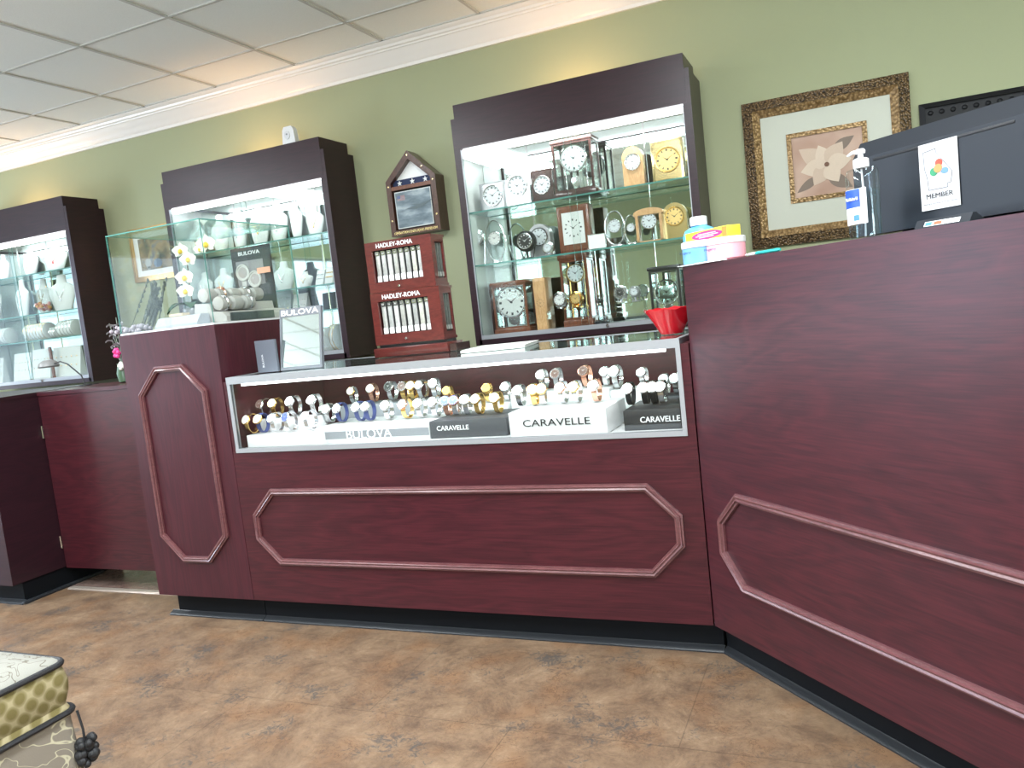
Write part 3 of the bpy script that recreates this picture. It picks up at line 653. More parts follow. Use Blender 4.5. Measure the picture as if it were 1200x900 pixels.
for i, (a, b, v) in enumerate([(205, 222, 262), (224, 244, 258), (250, 270, 251), (273, 293, 244), (296, 316, 242), (318, 339, 237), (341, 357, 235), (361, 380, 240)]):
    pos = ['leftmost', 'second from the left', 'third from the left', 'fourth from the left', 'fifth from the left', 'third from the right', 'second from the right', 'rightmost'][i]
    bust(a, b, v, 4.0+(.04 if i % 2 else 0), B2, 'white necklace bust, %s top shelf %s' % (pos, W2), chain=(SILVER, GOLD, SILVER)[i % 3], yaw=(-.2, .15, 0)[i % 3])
for i, (a, b, v) in enumerate([(212, 229, 322), (233, 251, 319), (253, 275, 314), (322, 346, 306), (349, 367, 318)]):
    pos = ['leftmost', 'second from the left', 'just left of the watch poster', 'just right of the watch poster', 'rightmost'][i]
    bust(a, b, v, 4.0, 1.3905, 'white necklace bust, %s, middle shelf %s' % (pos, W2), chain=(GOLD, SILVER)[i % 2])
def ramp_stand(u0, u1, vt, Y, z, label, mat=WHITE, group='slanted jewellery stands', accent=SILVER):
    x0, x1, h = place(u0, u1, vt, Y, z); z += .0005; d = .05
    t = thing('jewellery_stand', label, 'jewellery stand', ((x0+x1)/2, Y, z), group)
    MB().prism([(Y-.01, z), (Y+d, z), (Y+d*.7, z+h), (Y+d*.55, z+h), (Y-.01, z+.012)], x0, x1, 0, 'x').build('board', mat, t)
    m = MB(); n = 5
    for r_ in range(2):
        for k in range(n):
            f_ = .35+.3*r_; x = x0+(x1-x0)*(k+.7)/(n+.4); m.ball((x, Y-.012+(d*.55+.01)*f_, z+.012+(h-.012)*f_), .004, n=8)
    m.build('earrings', accent, t); return t
ramp_stand(370, 379, 316, 4.0, 1.3905, 'narrow white earring stand near the right end of the middle shelf behind the orchids')
ramp_stand(381, 390, 313, 3.98, 1.3905, 'white slanted stand at the right end of the middle shelf behind the orchids', accent=GOLD)
ramp_stand(322, 341, 340, 4.0, 1.2405, 'black and white slanted necklace board on the lowest glass shelf', mat=GREY)
ramp_stand(343, 359, 344, 3.97, 1.2405, 'light grey slanted tray beside the black and white board', mat=LGREY)
def roll(u0, u1, vt, Y, z, label, n=5, accent=SILVER, mat=WHITE):
    x0, x1, h = place(u0, u1, vt, Y, z); r = h/2; z += .0005
    t = thing('bracelet_roll', label, 'bracelet roll', ((x0+x1)/2, Y, z), 'bracelet rolls')
    MB().lathe([(r*.7, x0), (r, x0+.006), (r, x1-.006), (r*.7, x1)], (0, Y, z+r), 20, 'x').build('cushion', mat, t)
    m = MB()
    for k in range(n):
        x = x0+(x1-x0)*(k+.5)/n; m.tube([(x, Y+(r+.002)*math.cos(2*PI*q/20), z+r+(r+.002)*math.sin(2*PI*q/20)) for q in range(20)], .0016, 5, closed=True)
    m.build('bracelet', accent, t); return t
roll(374, 390, 384, 3.97, .9905, 'white bracelet roll at the bottom of the case behind the orchids', 4)
roll(391, 401, 380, 4.02, .9905, 'short white roll in the bottom right corner of the case behind the orchids', 3, GOLD)
roll(350, 369, 389, 4.0, .9905, 'white bracelet roll left of the others under the necklace shelves', 4, GOLD)
B1 = 1.7455
W1 = 'in the far left case'
bust(0, 12, 298, 4.0, B1, 'white necklace bust cut by the left picture edge, top shelf '+W1)
bust(26, 49, 292, 4.0, B1, 'white necklace bust in the middle of the top shelf '+W1, GOLD, yaw=-.2)
bust(54, 80, 286, 3.98, B1, 'wide white necklace bust with red pendant, top shelf '+W1, flat('red_bead', (.7, .03, .03), .3))
B12 = 1.4625
bust(18, 40, 327, 4.0, B12, 'tall white necklace bust left on the second shelf '+W1, yaw=-.25)
bust(45, 63, 326, 4.06, B12, 'white necklace bust behind the glass bowl, second shelf '+W1, GOLD)
bust(63, 88, 321, 3.99, B12, 'broad white necklace bust right on the second shelf '+W1, yaw=.2)
bust(-14, 4, 330, 4.0, B12, 'white necklace bust at the picture edge, second shelf '+W1)
# glass bowl of potpourri
Y = 3.93; x0, x1, h = place(43, 61, 340, Y, B12); r = (x1-x0)/2
t = thing('glass_bowl', 'clear glass bowl of pink petals on the second shelf of the far left case', 'bowl', ((x0+x1)/2, Y, B12+.0005))
MB().lathe([(r*.55, 0), (r*.85, .02), (r, .06), (r, h)], (t.location.x, Y, B12+.0005), 22).build('bowl', PLASTIC, t)
m = MB()
for k in range(26): a = random.random()*6.28; q = r*.6*random.random()**.5; m.ball((t.location.x+q*math.cos(a), Y+q*math.sin(a), B12+.02+.05*random.random()), .012, mi=k % 3, n=7)
m.build('petals', [flat('potpourri', (.55, .16, .12), .7), flat('potpourri_orange', (.6, .3, .08), .7), flat('potpourri_rose', (.6, .3, .28), .7)], t)
B13 = 1.2775
roll(35, 60, 379, 3.98, B13, 'wide white bracelet roll on the third shelf of the far left case', 7, GOLD)
roll(62, 70, 383, 3.98, B13, 'short white roll right of the wide one on the third shelf', 3)
roll(73, 92, 375, 4.0, B13, 'white bracelet roll at the right end of the third shelf', 5)
roll(-6, 14, 385, 3.98, B13, 'white bracelet roll cut by the left picture edge', 5)
for i, (a, b, v, lab) in enumerate([(-8, 4, 420, 'white slanted earring board at the left picture edge'), (17, 37, 414, 'white slanted earring board left of the desk lamp'), (39, 60, 409, 'white slanted earring board just behind the desk lamp head'), (63, 95, 406, 'wide white slanted earring board at the right corner of the far left case')]):
    ramp_stand(a, b, v, 3.97, .9905, lab, accent=GOLD)
Y = 3.93; x0, x1, h = place(61, 63.5, 406, Y, .9905)
tag(MB().box(x0, x1, Y+.0, Y+.01, .991, .99+h).build('wooden_slat', WALNUT), 'thin brown wooden slat between two earring boards', 'slat')

# small desk lamp head with cord on side counter
Y = 2.80; c = at(57, 428, Y=Y)
t = thing('cord_lamp', 'small grey domed lamp head with a thin black cord on the side counter', 'lamp', (c.x, Y, .976))
MB().lathe([(.045, c.z-.012), (.05, c.z-.004), (.044, c.z+.012), (.028, c.z+.024), (.01, c.z+.028)], (c.x, Y, 0), 20).build('head', flat('lamp_grey', (.2, .2, .2), .4), t)
e_ = at(100, 449, Y=Y)
m = MB(); m.tube([(c.x+.04, Y, c.z+.005), (c.x+.09, Y, c.z+.012), (c.x+.14, Y, c.z-.005), (e_.x-.02, Y, 1.03), (e_.x, Y, .977)], .0035, 8); m.build('gooseneck', INK, t)
MB().lathe([(.03, .9762), (.03, .982), (.01, .986)], (e_.x, Y, 0), 16).build('base', INK, t)

# ================================================================ WATCHES
_wc = {}
def wmesh(part, mat):
    key = (part, mat.name)
    if key in _wc: return _wc[key]
    m = MB(); TL = math.radians(28); cy, cz = 0, .037; ry, rz = .024, .032
    if part == 'strap' or part == 'cuff':
        n = 26; k0, k1 = (0, n) if part == 'strap' else (3, n-2)
        off = 0 if part == 'strap' else -.003; hw = .0085 if part == 'strap' else .007; th = .0026
        vs = []; 
        for k in range(n+1):
            a = 2*PI*k/n; w = hw*(1 if part == 'cuff' else .82+.18*abs(math.cos((a-(PI-TL))/2)))
            for s, rr in ((-1, 0), (1, 0), (1, th), (-1, th)): vs.append((s*w, cy+(ry+off+rr)*math.cos(a), cz+(rz+off+rr)*math.sin(a)))
        fs = []
        for k in range(n):
            for q in range(4): fs.append((k*4+q, k*4+(q+1) % 4, k*4+4+(q+1) % 4, k*4+4+q))
        m.add(vs, fs)
    else:
        a = PI-TL; c = Vector((0, cy+(ry+.003)*math.cos(a), cz+(rz+.003)*math.sin(a))); nv = Vector((0, -math.cos(TL), math.sin(TL)))
        M = Matrix.Translation(c) @ Vector((0, 0, 1)).rotation_difference(nv).to_matrix().to_4x4(); m.M = M
        if part == 'case': m.lathe([(.0165, -.003), (.0185, 0), (.0185, .004), (.0165, .006), (.0150, .0055)], n=22); m.lathe([(.0022, 0), (.0022, .003)], (.0195, 0, .002), 8, 'x')
        if part == 'dial': m.lathe([(.0155, .0045), (.0155, .0062)], n=22)
        if part == 'hands':
            for an, ln in ((.9, .011), (-.9, .0075), (2.9, .003)):
                s, q = math.sin(an), math.cos(an); m.add([(-q*.0008, s*.0008, .0066), (q*.0008, -s*.0008, .0066), (s*ln, q*ln, .0066)], [(0, 1, 2)])
            for k in range(12):
                s, q = math.sin(k*PI/6), math.cos(k*PI/6); w = .0006; m.add([(s*.0115-q*w, q*.0115+s*w, .0065), (s*.0115+q*w, q*.0115-s*w, .0065), (s*.014+q*w, q*.014-s*w, .0065), (s*.014-q*w, q*.014+s*w, .0065)], [(0, 1, 2, 3)])
    ob = m.build(part, mat, None); me = ob.data; bpy.data.objects.remove(ob); _wc[key] = me; return me
MN = {'silver': SILVER, 'gold': GOLD, 'rose gold': ROSE, 'navy': NAVY, 'black': BLKL, 'white': WPL, 'dark': PEWTER}
DN = {'white': DIALW, 'silver': DIALS, 'black': DIALK, 'blue': DIALB, 'gold': DIALG, 'brown': DIALR}
def watch(u, v, Y, z, case, strap, dl, label, sc=1.15, yaw=0.):
    x = Xat(u, Y-.02, z+.05); s = sc
    t = thing('wristwatch', label, 'watch', (x, Y, z+.0006), 'watches in the display counter')
    for part, mat in (('strap', MN[strap]), ('case', MN[case]), ('dial', DN[dl]), ('hands', INK if dl not in ('black', 'blue', 'brown') else DIALW), ('cuff', PLASTIC)):
        if part == 'cuff': continue
        o = bpy.data.objects.new(part, wmesh(part, mat)); COL.objects.link(o); o.parent = t; o.scale = (s, s, s); o.rotation_euler = (0, 0, yaw)
    return t
# risers
def riser(u0, u1, Y0, Y1, z0, z1, mat, label, front=None, txt=None, tmat=None, tw=(.15, .85), th=(.3, .7)):
    x0 = Xat(u0, Y0, (z0+z1)/2); x1 = Xat(u1, Y0, (z0+z1)/2)
    t = thing('watch_platform', label, 'display platform', ((x0+x1)/2, Y0, z0), 'watch display platforms')
    MB().box(x0, x1, Y0, Y1, z0+.0005, z1, bev=.0015).build('platform', mat, t)
    if front: MB().box(x0+.001, x1-.001, Y0-.002, Y0-.0003, z0+(z1-z0)*front[1], z0+(z1-z0)*front[2]).build('front_band', front[0], t)
    if txt:
        w = x1-x0; h = z1-z0
        text(txt, tmat, t, (x0+w*tw[0], Y0-.0025, z0+h*th[0]), (1, 0, 0), (0, 0, 1), w*(tw[1]-tw[0]), h*(th[1]-th[0]), bold=.0006 if tmat is not INK else .0003)
    return t, x0, x1
DZ = .700
riser(373, 503, 2.40, 2.62, DZ, .760, WPL, 'long low white platform with silvery band left of centre', (GREY, .25, .72), 'BULOVA', ALUW, (.27, .68), (.22, .80))
riser(290, 372, 2.35, 2.428, DZ, .752, WPL, 'low white platform at the left end of the display counter')
riser(504, 594, 2.40, 2.62, DZ+.001, .762, DGREY, 'charcoal platform with white lettering left of the tall white one', None, 'CARAVELLE', WPL, (.10, .52), (.45, .72))
riser(597, 711, 2.36, 2.60, DZ, .782, WPL, 'tall white platform with black lettering in the middle', None, 'CARAVELLE', INK, (.15, .84), (.42, .70))
riser(731, 798, 2.40, 2.62, DZ, .764, INK, 'black platform with white lettering at the right end', (DGREY, .0, .28), 'CARAVELLE', WPL, (.30, .99), (.38, .66))
riser(400, 520, 2.63, 2.76, DZ, .808, GREY, 'raised grey back platform behind the silver banded one')
riser(521, 596, 2.63, 2.76, DZ, .780, WPL, 'raised white back platform behind the charcoal one')
riser(600, 715, 2.63, 2.74, DZ, .812, WPL, 'raised white back platform behind the tall lettered one')
riser(717, 765, 2.65, 2.76, DZ, .800, WPL, 'small white back platform carrying the lone silver watch')
riser(306, 372, 2.43, 2.50, DZ, .800, WPL, 'narrow raised white platform at the left end of the display counter')
# tags
x = Xat(305, 2.37, .705)
t = thing('price_tag_stand', 'small clear price holder on the deck in the left corner', 'tag', (x, 2.38, .7005))
MB().box(x-.06, x+.05, 2.365, 2.40, .7005, .708).build('holder', PLASTIC, t); MB().box(x-.05, x+.0, 2.363, 2.365, .7015, .7075).build('slip', INK, t)
ORD = ['first', 'second', 'third', 'fourth', 'fifth', 'sixth', 'seventh', 'eighth', 'ninth', 'tenth', 'eleventh', 'twelfth', 'thirteenth', 'fourteenth', 'fifteenth', 'sixteenth', 'seventeenth', 'eighteenth', 'nineteenth', 'twentieth', 'twenty-first', 'twenty-second', 'twenty-third', 'twenty-fourth', 'twenty-fifth', 'twenty-sixth', 'twenty-seventh', 'twenty-eighth', 'twenty-ninth', 'thirtieth']
front = [(291, 'gold', 'gold', 'white', .7525), (304, 'gold', 'navy', 'white', .7525), (321, 'silver', 'silver', 'silver', .7525), (337, 'silver', 'silver', 'blue', .7525), (360, 'silver', 'silver', 'silver', .7525),
         (383, 'silver', 'silver', 'silver', .7605), (397, 'silver', 'navy', 'white', .7605), (419, 'silver', 'navy', 'white', .7605), (430, 'silver', 'navy', 'white', .7605), (452, 'silver', 'silver', 'white', .7605), (474, 'rose gold', 'gold', 'white', .7605), (491, 'silver', 'silver', 'white', .7605),
         (508, 'silver', 'silver', 'white', .7625), (522, 'silver', 'rose gold', 'blue', .7625), (532, 'rose gold', 'silver', 'blue', .7625), (545, 'silver', 'silver', 'white', .7625), (559, 'gold', 'gold', 'white', .7625), (581, 'gold', 'gold', 'white', .7625),
         (608, 'silver', 'silver', 'white', .7825), (624, 'gold', 'gold', 'white', .7825), (634, 'gold', 'silver', 'white', .7825), (658, 'rose gold', 'silver', 'white', .7825), (674, 'gold', 'silver', 'white', .7825), (697, 'silver', 'rose gold', 'white', .7825),
         (737, 'silver', 'black', 'white', .7645), (755, 'silver', 'black', 'white', .7645), (765, 'silver', 'black', 'white', .7645), (775, 'silver', 'silver', 'silver', .7645)]
for i, (u, c, s_, d_, z) in enumerate(front):
    n_ = len(front)
    pos = '%s from the left in the front row' % ORD[i] if i < n_/2 else ('%s from the right in the front row' % ORD[n_-1-i] if i < n_-1 else 'rightmost in the front row')
    watch(u, 0, 2.384 if i < 5 else 2.50, z, c, s_, d_, '%s watch, %s band, %s dial, %s' % (c, s_, d_, pos), 1.1, random.uniform(-.15, .15))
back = [(307, 'silver', 'silver', 'brown', .8005, 1.1), (321, 'gold', 'gold', 'white', .8005, 1.1), (342, 'silver', 'silver', 'silver', .8005, 1.15), (367, 'silver', 'silver', 'silver', .8005, 1.15),
        (411, 'gold', 'silver', 'white', .8085, 1.0), (435, 'rose gold', 'rose gold', 'silver', .8085, 1.1), (457, 'silver', 'silver', 'black', .8085, 1.15), (472, 'silver', 'gold', 'brown', .8085, 1.1), (482, 'gold', 'gold', 'white', .8085, 1.1), (493, 'silver', 'silver', 'silver', .8085, 1.1), (508, 'silver', 'silver', 'silver', .8085, 1.15),
        (524, 'gold', 'gold', 'gold', .7805, 1.05), (570, 'gold', 'gold', 'gold', .7805, 1.05), (592, 'silver', 'silver', 'silver', .7805, 1.05),
        (635, 'silver', 'silver', 'white', .8125, 1.1), (652, 'dark', 'dark', 'brown', .8125, 1.1), (686, 'rose gold', 'rose gold', 'brown', .8125, 1.15), (708, 'silver', 'silver', 'silver', .8125, 1.0), (722, 'silver', 'silver', 'white', .8005, 1.2),
        (753, 'silver', 'silver', 'white', .8005, 1.0), (779, 'dark', 'silver', 'silver', .7685, 1.05), (792, 'silver', 'silver', 'silver', .7685, 1.05)]
for i, (u, c, s_, d_, z, sc) in enumerate(back):
    n_ = len(back)
    pos = '%s from the left in the back row' % ORD[i] if i < n_/2 else ('%s from the right in the back row' % ORD[n_-1-i] if i < n_-1 else 'rightmost in the back row')
    watch(u, 0, 2.465 if i < 4 else 2.69, z, c, s_, d_, '%s watch, %s band, %s dial, %s' % (c, s_, d_, pos), sc, random.uniform(-.15, .15))
riser(768, 798, 2.65, 2.76, DZ, .768, DGREY, 'small charcoal back platform in the right corner of the case')

# ================================================================ ON THE DISPLAY COUNTER
CT = .9825
# countertop mirror
Y = 2.46; a = at(325, 362, Y=Y); b = at(367, 360, Y=Y); c = at(378, 428, Y=Y)
x0, x1 = Xat(329, Y, CT), Xat(377.5, Y, CT); zt = a.z
t = thing('counter_mirror', 'grey framed tabletop mirror standing on the display counter', 'mirror', ((x0+x1)/2, Y, CT))
t.rotation_euler = (math.radians(-10), 0, 0); t.location.z += .002
m = MB(); m.box(x0, x1, Y, Y+.014, CT, CT+.012); m.box(x0, x1, Y, Y+.014, zt-.032, zt); m.box(x0, x0+.009, Y, Y+.014, CT+.012, zt-.032); m.box(x1-.009, x1, Y, Y+.014, CT+.012, zt-.032); m.build('frame', flat('mirror_frame_grey', (.13, .14, .16), .4), t)
MB().box(x0+.009, x1-.009, Y+.003, Y+.012, CT+.012, zt-.032).build('mirror_glass', MIRROR, t)
MB().prism([(Y+.014, CT+.004), (Y+.08, CT+.0165), (Y+.014, CT+.1)], (x0+x1)/2-.004, (x0+x1)/2+.004, 0, 'x').build('easel_back', PEWTER, t)
text('BULOVA', ALUW, t, (x0+.010, Y-.0005, zt-.027), (1, 0, 0), (0, 0, 1), x1-x0-.02, .021, bold=.0008)
# grey folded presentation box
t = thing('presentation_folder', 'dark grey display folder leaning beside the tabletop mirror', 'folder', (-2.10, 2.47, CT))
xa, xb = Xat(303, 2.45, CT), x0-.004
m = MB(); m.prism([(xa, 2.450), (xb, 2.450), (xb, 2.462), (xa, 2.462)], CT, CT+.125); m.build('cover', flat('folder_grey', (.11, .12, .15), .4), t)
m = MB(); m.prism([(xa-.012, 2.466), (xb-.01, 2.466), (xb-.01, 2.476), (xa-.012, 2.476)], CT, CT+.122); m.build('back_cover', DIALK, t)
m = MB().box(xa-.006, xa+.0, 2.462, 2.466, CT, CT+.12); m.build('spine', DIALK, t)
text('BULOVA', ALUW, t, (xa+.035, 2.4495, CT+.02), (0, 0, 1), (-1, 0, 0), .05, .009)
# white paper pad
P = [at(556, 409, Z=CT), at(574, 403.5, Z=CT), at(625, 400, Z=CT), at(612, 406, Z=CT)]
P = [(-1.30, 2.56), (-1.33, 2.80), (-1.10, 2.83), (-1.06, 2.59)]
t = thing('paper_pad', 'white pad of paper lying on the glass display counter', 'paper', (P[0][0], P[0][1], CT))
MB().prism(P, CT-.0005, CT+.009).build('sheets', WPAPER, t); MB().prism([(x+.004, y+.004) for x, y in P], CT+.009, CT+.010).build('top_sheet', flat('cream_paper', (.78, .78, .74), .6), t)
# red bowl
Y = 2.62; x0 = at(755, 362, Y=Y).x; zt = at(780, 361, Y=Y).z; cx = x0+.085
t = thing('red_bowl', 'flared red glass bowl on the display counter next to the checkout counter', 'bowl', (cx, Y, CT))
RG = flat('red_glass', (.55, .01, .02), .08, coat=.6)
N_ = 28; vs = []; ring = [(.036, 0), (.040, .006), (.052, .03), (.066, .055), (.083, .083), (.081, .085), (.062, .055), (.046, .03), (.03, .01)]
m = MB()
for r, z in ring:
    for k in range(N_): an = 2*PI*k/N_; q = 1+.05*math.cos(4*an)*(z/.085); vs.append((cx+r*q*math.cos(an), Y+r*q*math.sin(an), CT+z+.004*math.cos(8*an)*(z/.085)**3))
m.add(vs, [(i*N_+k, i*N_+(k+1) % N_, (i+1)*N_+(k+1) % N_, (i+1)*N_+k) for i in range(len(ring)-1) for k in range(N_)]+[tuple(range(N_))[::-1], tuple((len(ring)-1)*N_+k for k in range(N_))])
m.build('bowl', RG, t)
MB().lathe([(.034, CT-.0), (.036, CT+.004)], (cx, Y, 0), 24).build('foot_ring', flat('clear_foot', (.6, .3, .3), .1), t)

# strap cabinets
def strap_cabinet(u0, u1, vt, vb, z0, z1, Y, label, name):
    x0, x1 = Xat(u0, Y, z0), Xat(u1, Y, z0); D = .115
    t = thing('strap_cabinet', label, 'watch strap cabinet', ((x0+x1)/2, Y+D/2, z0), 'strap cabinets')
    w = x1-x0; h = z1-z0; wx0, wx1 = x0+w*.10, x1-w*.17; wz0, wz1 = z0+h*.20, z1-h*.17
    m = MB(); m.ringprism([(x0, z0), (x1, z0), (x1, z1), (x0, z1)], [(wx0, wz0), (wx1, wz0), (wx1, wz1), (wx0, wz1)], Y, Y+.012)
    m.build('door', CHERRY, t)
    m = MB(); m.box(x0, x1, Y+.0125, Y+D, z0, z0+.01); m.box(x0, x1, Y+.0125, Y+D, z1-.01, z1); m.box(x0, x0+.01, Y+.0125, Y+D, z0+.01, z1-.01); m.box(x0+.01, x1-.01, Y+D-.01, Y+D, z0+.01, z1-.01); m.build('carcass', CHERRY, t)
    MB().box(wx0, wx1, Y+.025, Y+.03, wz0-.005, wz1+.005).build('backing', DIALK, t)
    m = MB(); m.ringprism([(Y+.0125, z0+.01), (Y+D-.01, z0+.01), (Y+D-.01, z1-.01), (Y+.0125, z1-.01)], [(Y+.03, z0+.03), (Y+D-.02, z0+.03), (Y+D-.02, z1-.03), (Y+.03, z1-.03)], x1-.008, x1)
    m.v = [Vector((p.y, p.x, p.z)) for p in m.v]; m.build('side_frame', CHERRY, t)
    MB().box(x1-.016, x1-.012, Y+.03, Y+D-.02, z0+.02, z1-.02).build('side_backing', DIALK, t)
    kb = MB(); kb.lathe([(.004, Y-.008), (.0055, Y-.006), (.0055, Y-.003), (.003, Y)], ((wx0+wx1)/2, 0, z0+h*.09), 12, 'y'); kb.build('lock', CHROME, t)
    text('HADLEY-ROMA', WPL, t, (x0+w*.18, Y-.0005, z1-h*.13), (1, 0, 0), (0, 0, 1), w*.55, h*.085, bold=.0008)
    cols = [(.75, .74, .70), (.62, .62, .6), (.8, .79, .76), (.55, .54, .5), (.7, .69, .66), (.5, .5, .48), (.72, .7, .62), (.66, .66, .64)]
    n = 8; gap = (wx1-wx0)/n
    for k in range(n):
        s = thing('watch_strap', '%s watch strap from the left in the %s cabinet' % (('pale', 'silvery', 'patterned')[k % 3]+' '+ORD[k], name), 'watch strap', (wx0+gap*(k+.5), Y+.02, wz0), 'straps in the '+name+' cabinet')
        xc = wx0+gap*(k+.5); sw = gap*.33
        m = MB(); m.box(xc-sw, xc+sw, Y+.017, Y+.0245, wz0+.006, wz1-.006, bev=.0015); m.build('band', flat('strap_%d' % k, [c_*.62 for c_ in cols[k]], .45, .35, bump=.8, bscale=60, var=.5), s)
        MB().box(xc-sw*1.1, xc+sw*1.1, Y+.0155, Y+.0165, wz0+.002, wz0+.026).build('paper_tag', WPAPER, s)
        m = MB(); m.ringprism([(xc-sw, wz1-.02), (xc+sw, wz1-.02), (xc+sw, wz1-.004), (xc-sw, wz1-.004)], [(xc-sw*.6, wz1-.016), (xc+sw*.6, wz1-.016), (xc+sw*.6, wz1-.008), (xc-sw*.6, wz1-.008)], Y+.0145, Y+.0165); m.build('buckle', CHROME, s)
    for k in range(3):
        s = thing('watch_strap', '%s strap on the right side of the %s cabinet' % (('front', 'middle', 'rear')[k], name), 'watch strap', (x1-.01, Y+.04+.022*k, z0+.04), 'side straps in the '+name+' cabinet')
        yc = Y+.042+.022*k
        MB().box(x1-.0115, x1-.007, yc-.007, yc+.007, z0+.036, z1-.034, bev=.001).build('band', flat('strap_dark', (.10, .11, .10), .5, var=.4, bscale=60), s)
        MB().box(x1-.0065, x1-.0055, yc-.007, yc+.007, z0+.038, z0+.055).build('paper_tag', flat('aged_tag', (.35, .36, .34), .6), s)
YS = 2.79
strap_cabinet(434, 511, 284, 340, 1.247, 1.452, YS, 'upper cherry wood cabinet of watch straps', 'upper')
strap_cabinet(441, 521, 342, 402, 1.032, 1.246, YS, 'lower cherry wood cabinet of watch straps below its twin', 'lower')
t = thing('cabinet_base', 'cherry wood turntable base under the two strap cabinets', 'base', (-1.6, YS+.05, CT+.0005))
x0 = Xat(440, YS, 1.0); x1 = Xat(534, YS, 1.0)
MB().box(x0, x1-.03, YS-.01, YS+.13, CT, 1.02, bev=.003).build('plinth', CHERRY, t); MB().box(x0+.02, x1-.05, YS+.01, YS+.11, 1.02, 1.0315).build('turntable', DIALK, t)
MB().box(x1-.03, x1, YS+.005, YS+.13, CT, 1.012).build('step', DKWOOD, t)

# ================================================================ FLAG CASE
YF = 4.05
pts = [at(459.5, 278, Y=YF), at(517, 270, Y=YF), at(509, 203, Y=YF), at(477, 176, Y=YF), at(451.5, 214, Y=YF)]
x0 = -2.42; x1 = pts[1].x; zb = pts[0].z; zs = (pts[2].z+pts[4].z)/2; zt = pts[3].z; x0 = pts[0].x; cx = (x0+x1)/2
t = thing('flag_case', 'house-shaped wooden memorial flag case hung on the green wall', 'flag case', (cx, WY, zb))
out = [(x0, zb), (x1, zb), (x1, zs), (cx, zt), (x0, zs)]; th = .032
zi = zb+(zs-zb)*.86
inn = [(x0+th, zb+th), (x1-th, zb+th), (x1-th, zs-.012), (cx, zt-th*1.45), (x0+th, zs-.012)]
m = MB(); m.ringprism(out, inn, YF, WY-.001); m.build('frame', wood('flag_case_walnut', (.04, .016, .010), (.10, .042, .026), (9, 9, 3), .3, .4), t)
MB().prism(inn, WY-.02, WY-.005, 0, 'y').build('back_board', DIALK, t)
zm = zs-.055
MB().box(x0+th, x1-th, YF+.002, YF+.02, zm, zm+.022).build('cross_rail', WALNUT, t)
m = MB().prism([(x0+th, zm+.022), (x1-th, zm+.022), (x1-th, zs-.012), (x1-th-.012, zs+.005), (x0+th+.012, zs+.005), (x0+th, zs-.012)], YF+.03, YF+.07, 0, 'y'); m.build('folded_flag', flat('flag_navy', (.02, .03, .08), .8), t)
m = MB()
for k in range(3):
    c_ = (cx+(k-1)*.085, zm+.040); R_ = .017
    m.prism([(c_[0]+(R_ if q % 2 == 0 else R_*.4)*math.sin(q*PI/5), c_[1]+(R_ if q % 2 == 0 else R_*.4)*math.cos(q*PI/5)) for q in range(10)], YF+.026, YF+.0295, 0, 'y')
m.build('star', WPAPER, t)
MB().prism([(x0+th+.014, zs+.0055), (x1-th-.014, zs+.0055), (cx+.012, zt-th*1.7), (cx-.012, zt-th*1.7)], YF+.04, YF+.06, 0, 'y').build('white_mat', WPAPER, t)
m, N, L, b = new_mat('aircraft_photo'); tc = N.new('ShaderNodeTexCoord'); mp = N.new('ShaderNodeMapping'); mp.inputs['Scale'].default_value = (5, 5, 14); mp.inputs['Rotation'].default_value = (0, .4, 0); nz = N.new('ShaderNodeTexNoise'); nz.inputs['Scale'].default_value = 1.5; nz.inputs['Detail'].default_value = 5
L.new(tc.outputs['Object'], mp.inputs[0]); L.new(mp.outputs[0], nz.inputs['Vector']); r = ramp(N, [(.3, (.06, .09, .11)), (.5, (.17, .22, .25)), (.7, (.42, .48, .50))]); L.new(nz.outputs['Fac'], r.inputs[0]); L.new(r.outputs[0], b.inputs['Base Color'])
AIR = m
MB().box(x0+th+.012, x1-th-.012, YF+.010, YF+.014, zb+th+.008, zm-.01).build('photo_border', flat('photo_edge', (.6, .62, .6), .5), t)
MB().box(x0+th+.017, x1-th-.017, YF+.008, YF+.0099, zb+th+.013, zm-.015).build('photo', AIR, t)
fx = x0+th+.03; fz = zm-.06; m = MB()
for k in range(5): m.box(fx, fx+.05, YF+.0072, YF+.0079, fz+k*.006, fz+k*.006+.003, mi=0)
m.box(fx, fx+.02, YF+.0066, YF+.0071, fz+.012, fz+.027, mi=1); m.build('printed_flag', [flat('flag_red', (.45, .25, .25), .6), flat('flag_blue', (.1, .12, .25), .6)], t)
m = MB(); q = cx+.03; z_ = zb+.15   # plane silhouette printed on the photo
m.prism([(q-.09, z_-.005), (q-.02, z_+.006), (q+.02, z_+.014), (q+.10, z_+.03), (q+.03, z_-.004), (q-.01, z_-.012)], YF+.0066, YF+.0079, 0, 'y'); m.prism([(q-.05, z_+.02), (q+.02, z_+.012), (q+.07, z_-.012), (q+.01, z_+.002)], YF+.0060, YF+.0065, 0, 'y'); m.build('printed_aircraft', flat('plane_grey', (.10, .13, .14), .6), t)
text('OPERATION ENDURING FREEDOM', PGOLD, t, (x0+.02, YF-.0005, zb+.009), (1, 0, 0), (0, 0, 1), x1-x0-.04, .014, bold=.0006)
m = MB()
for px_, pz_ in ((x0+.016, zb+.09), (x1-.016, zb+.09), (x0+.016, zs-.03), (x1-.016, zs-.03), (cx, zt-.025), (cx+.085, zs+.055)): m.disc((px_, YF-.002, pz_), .005, .002, 10)
m.build('brass_stud', PGOLD, t)

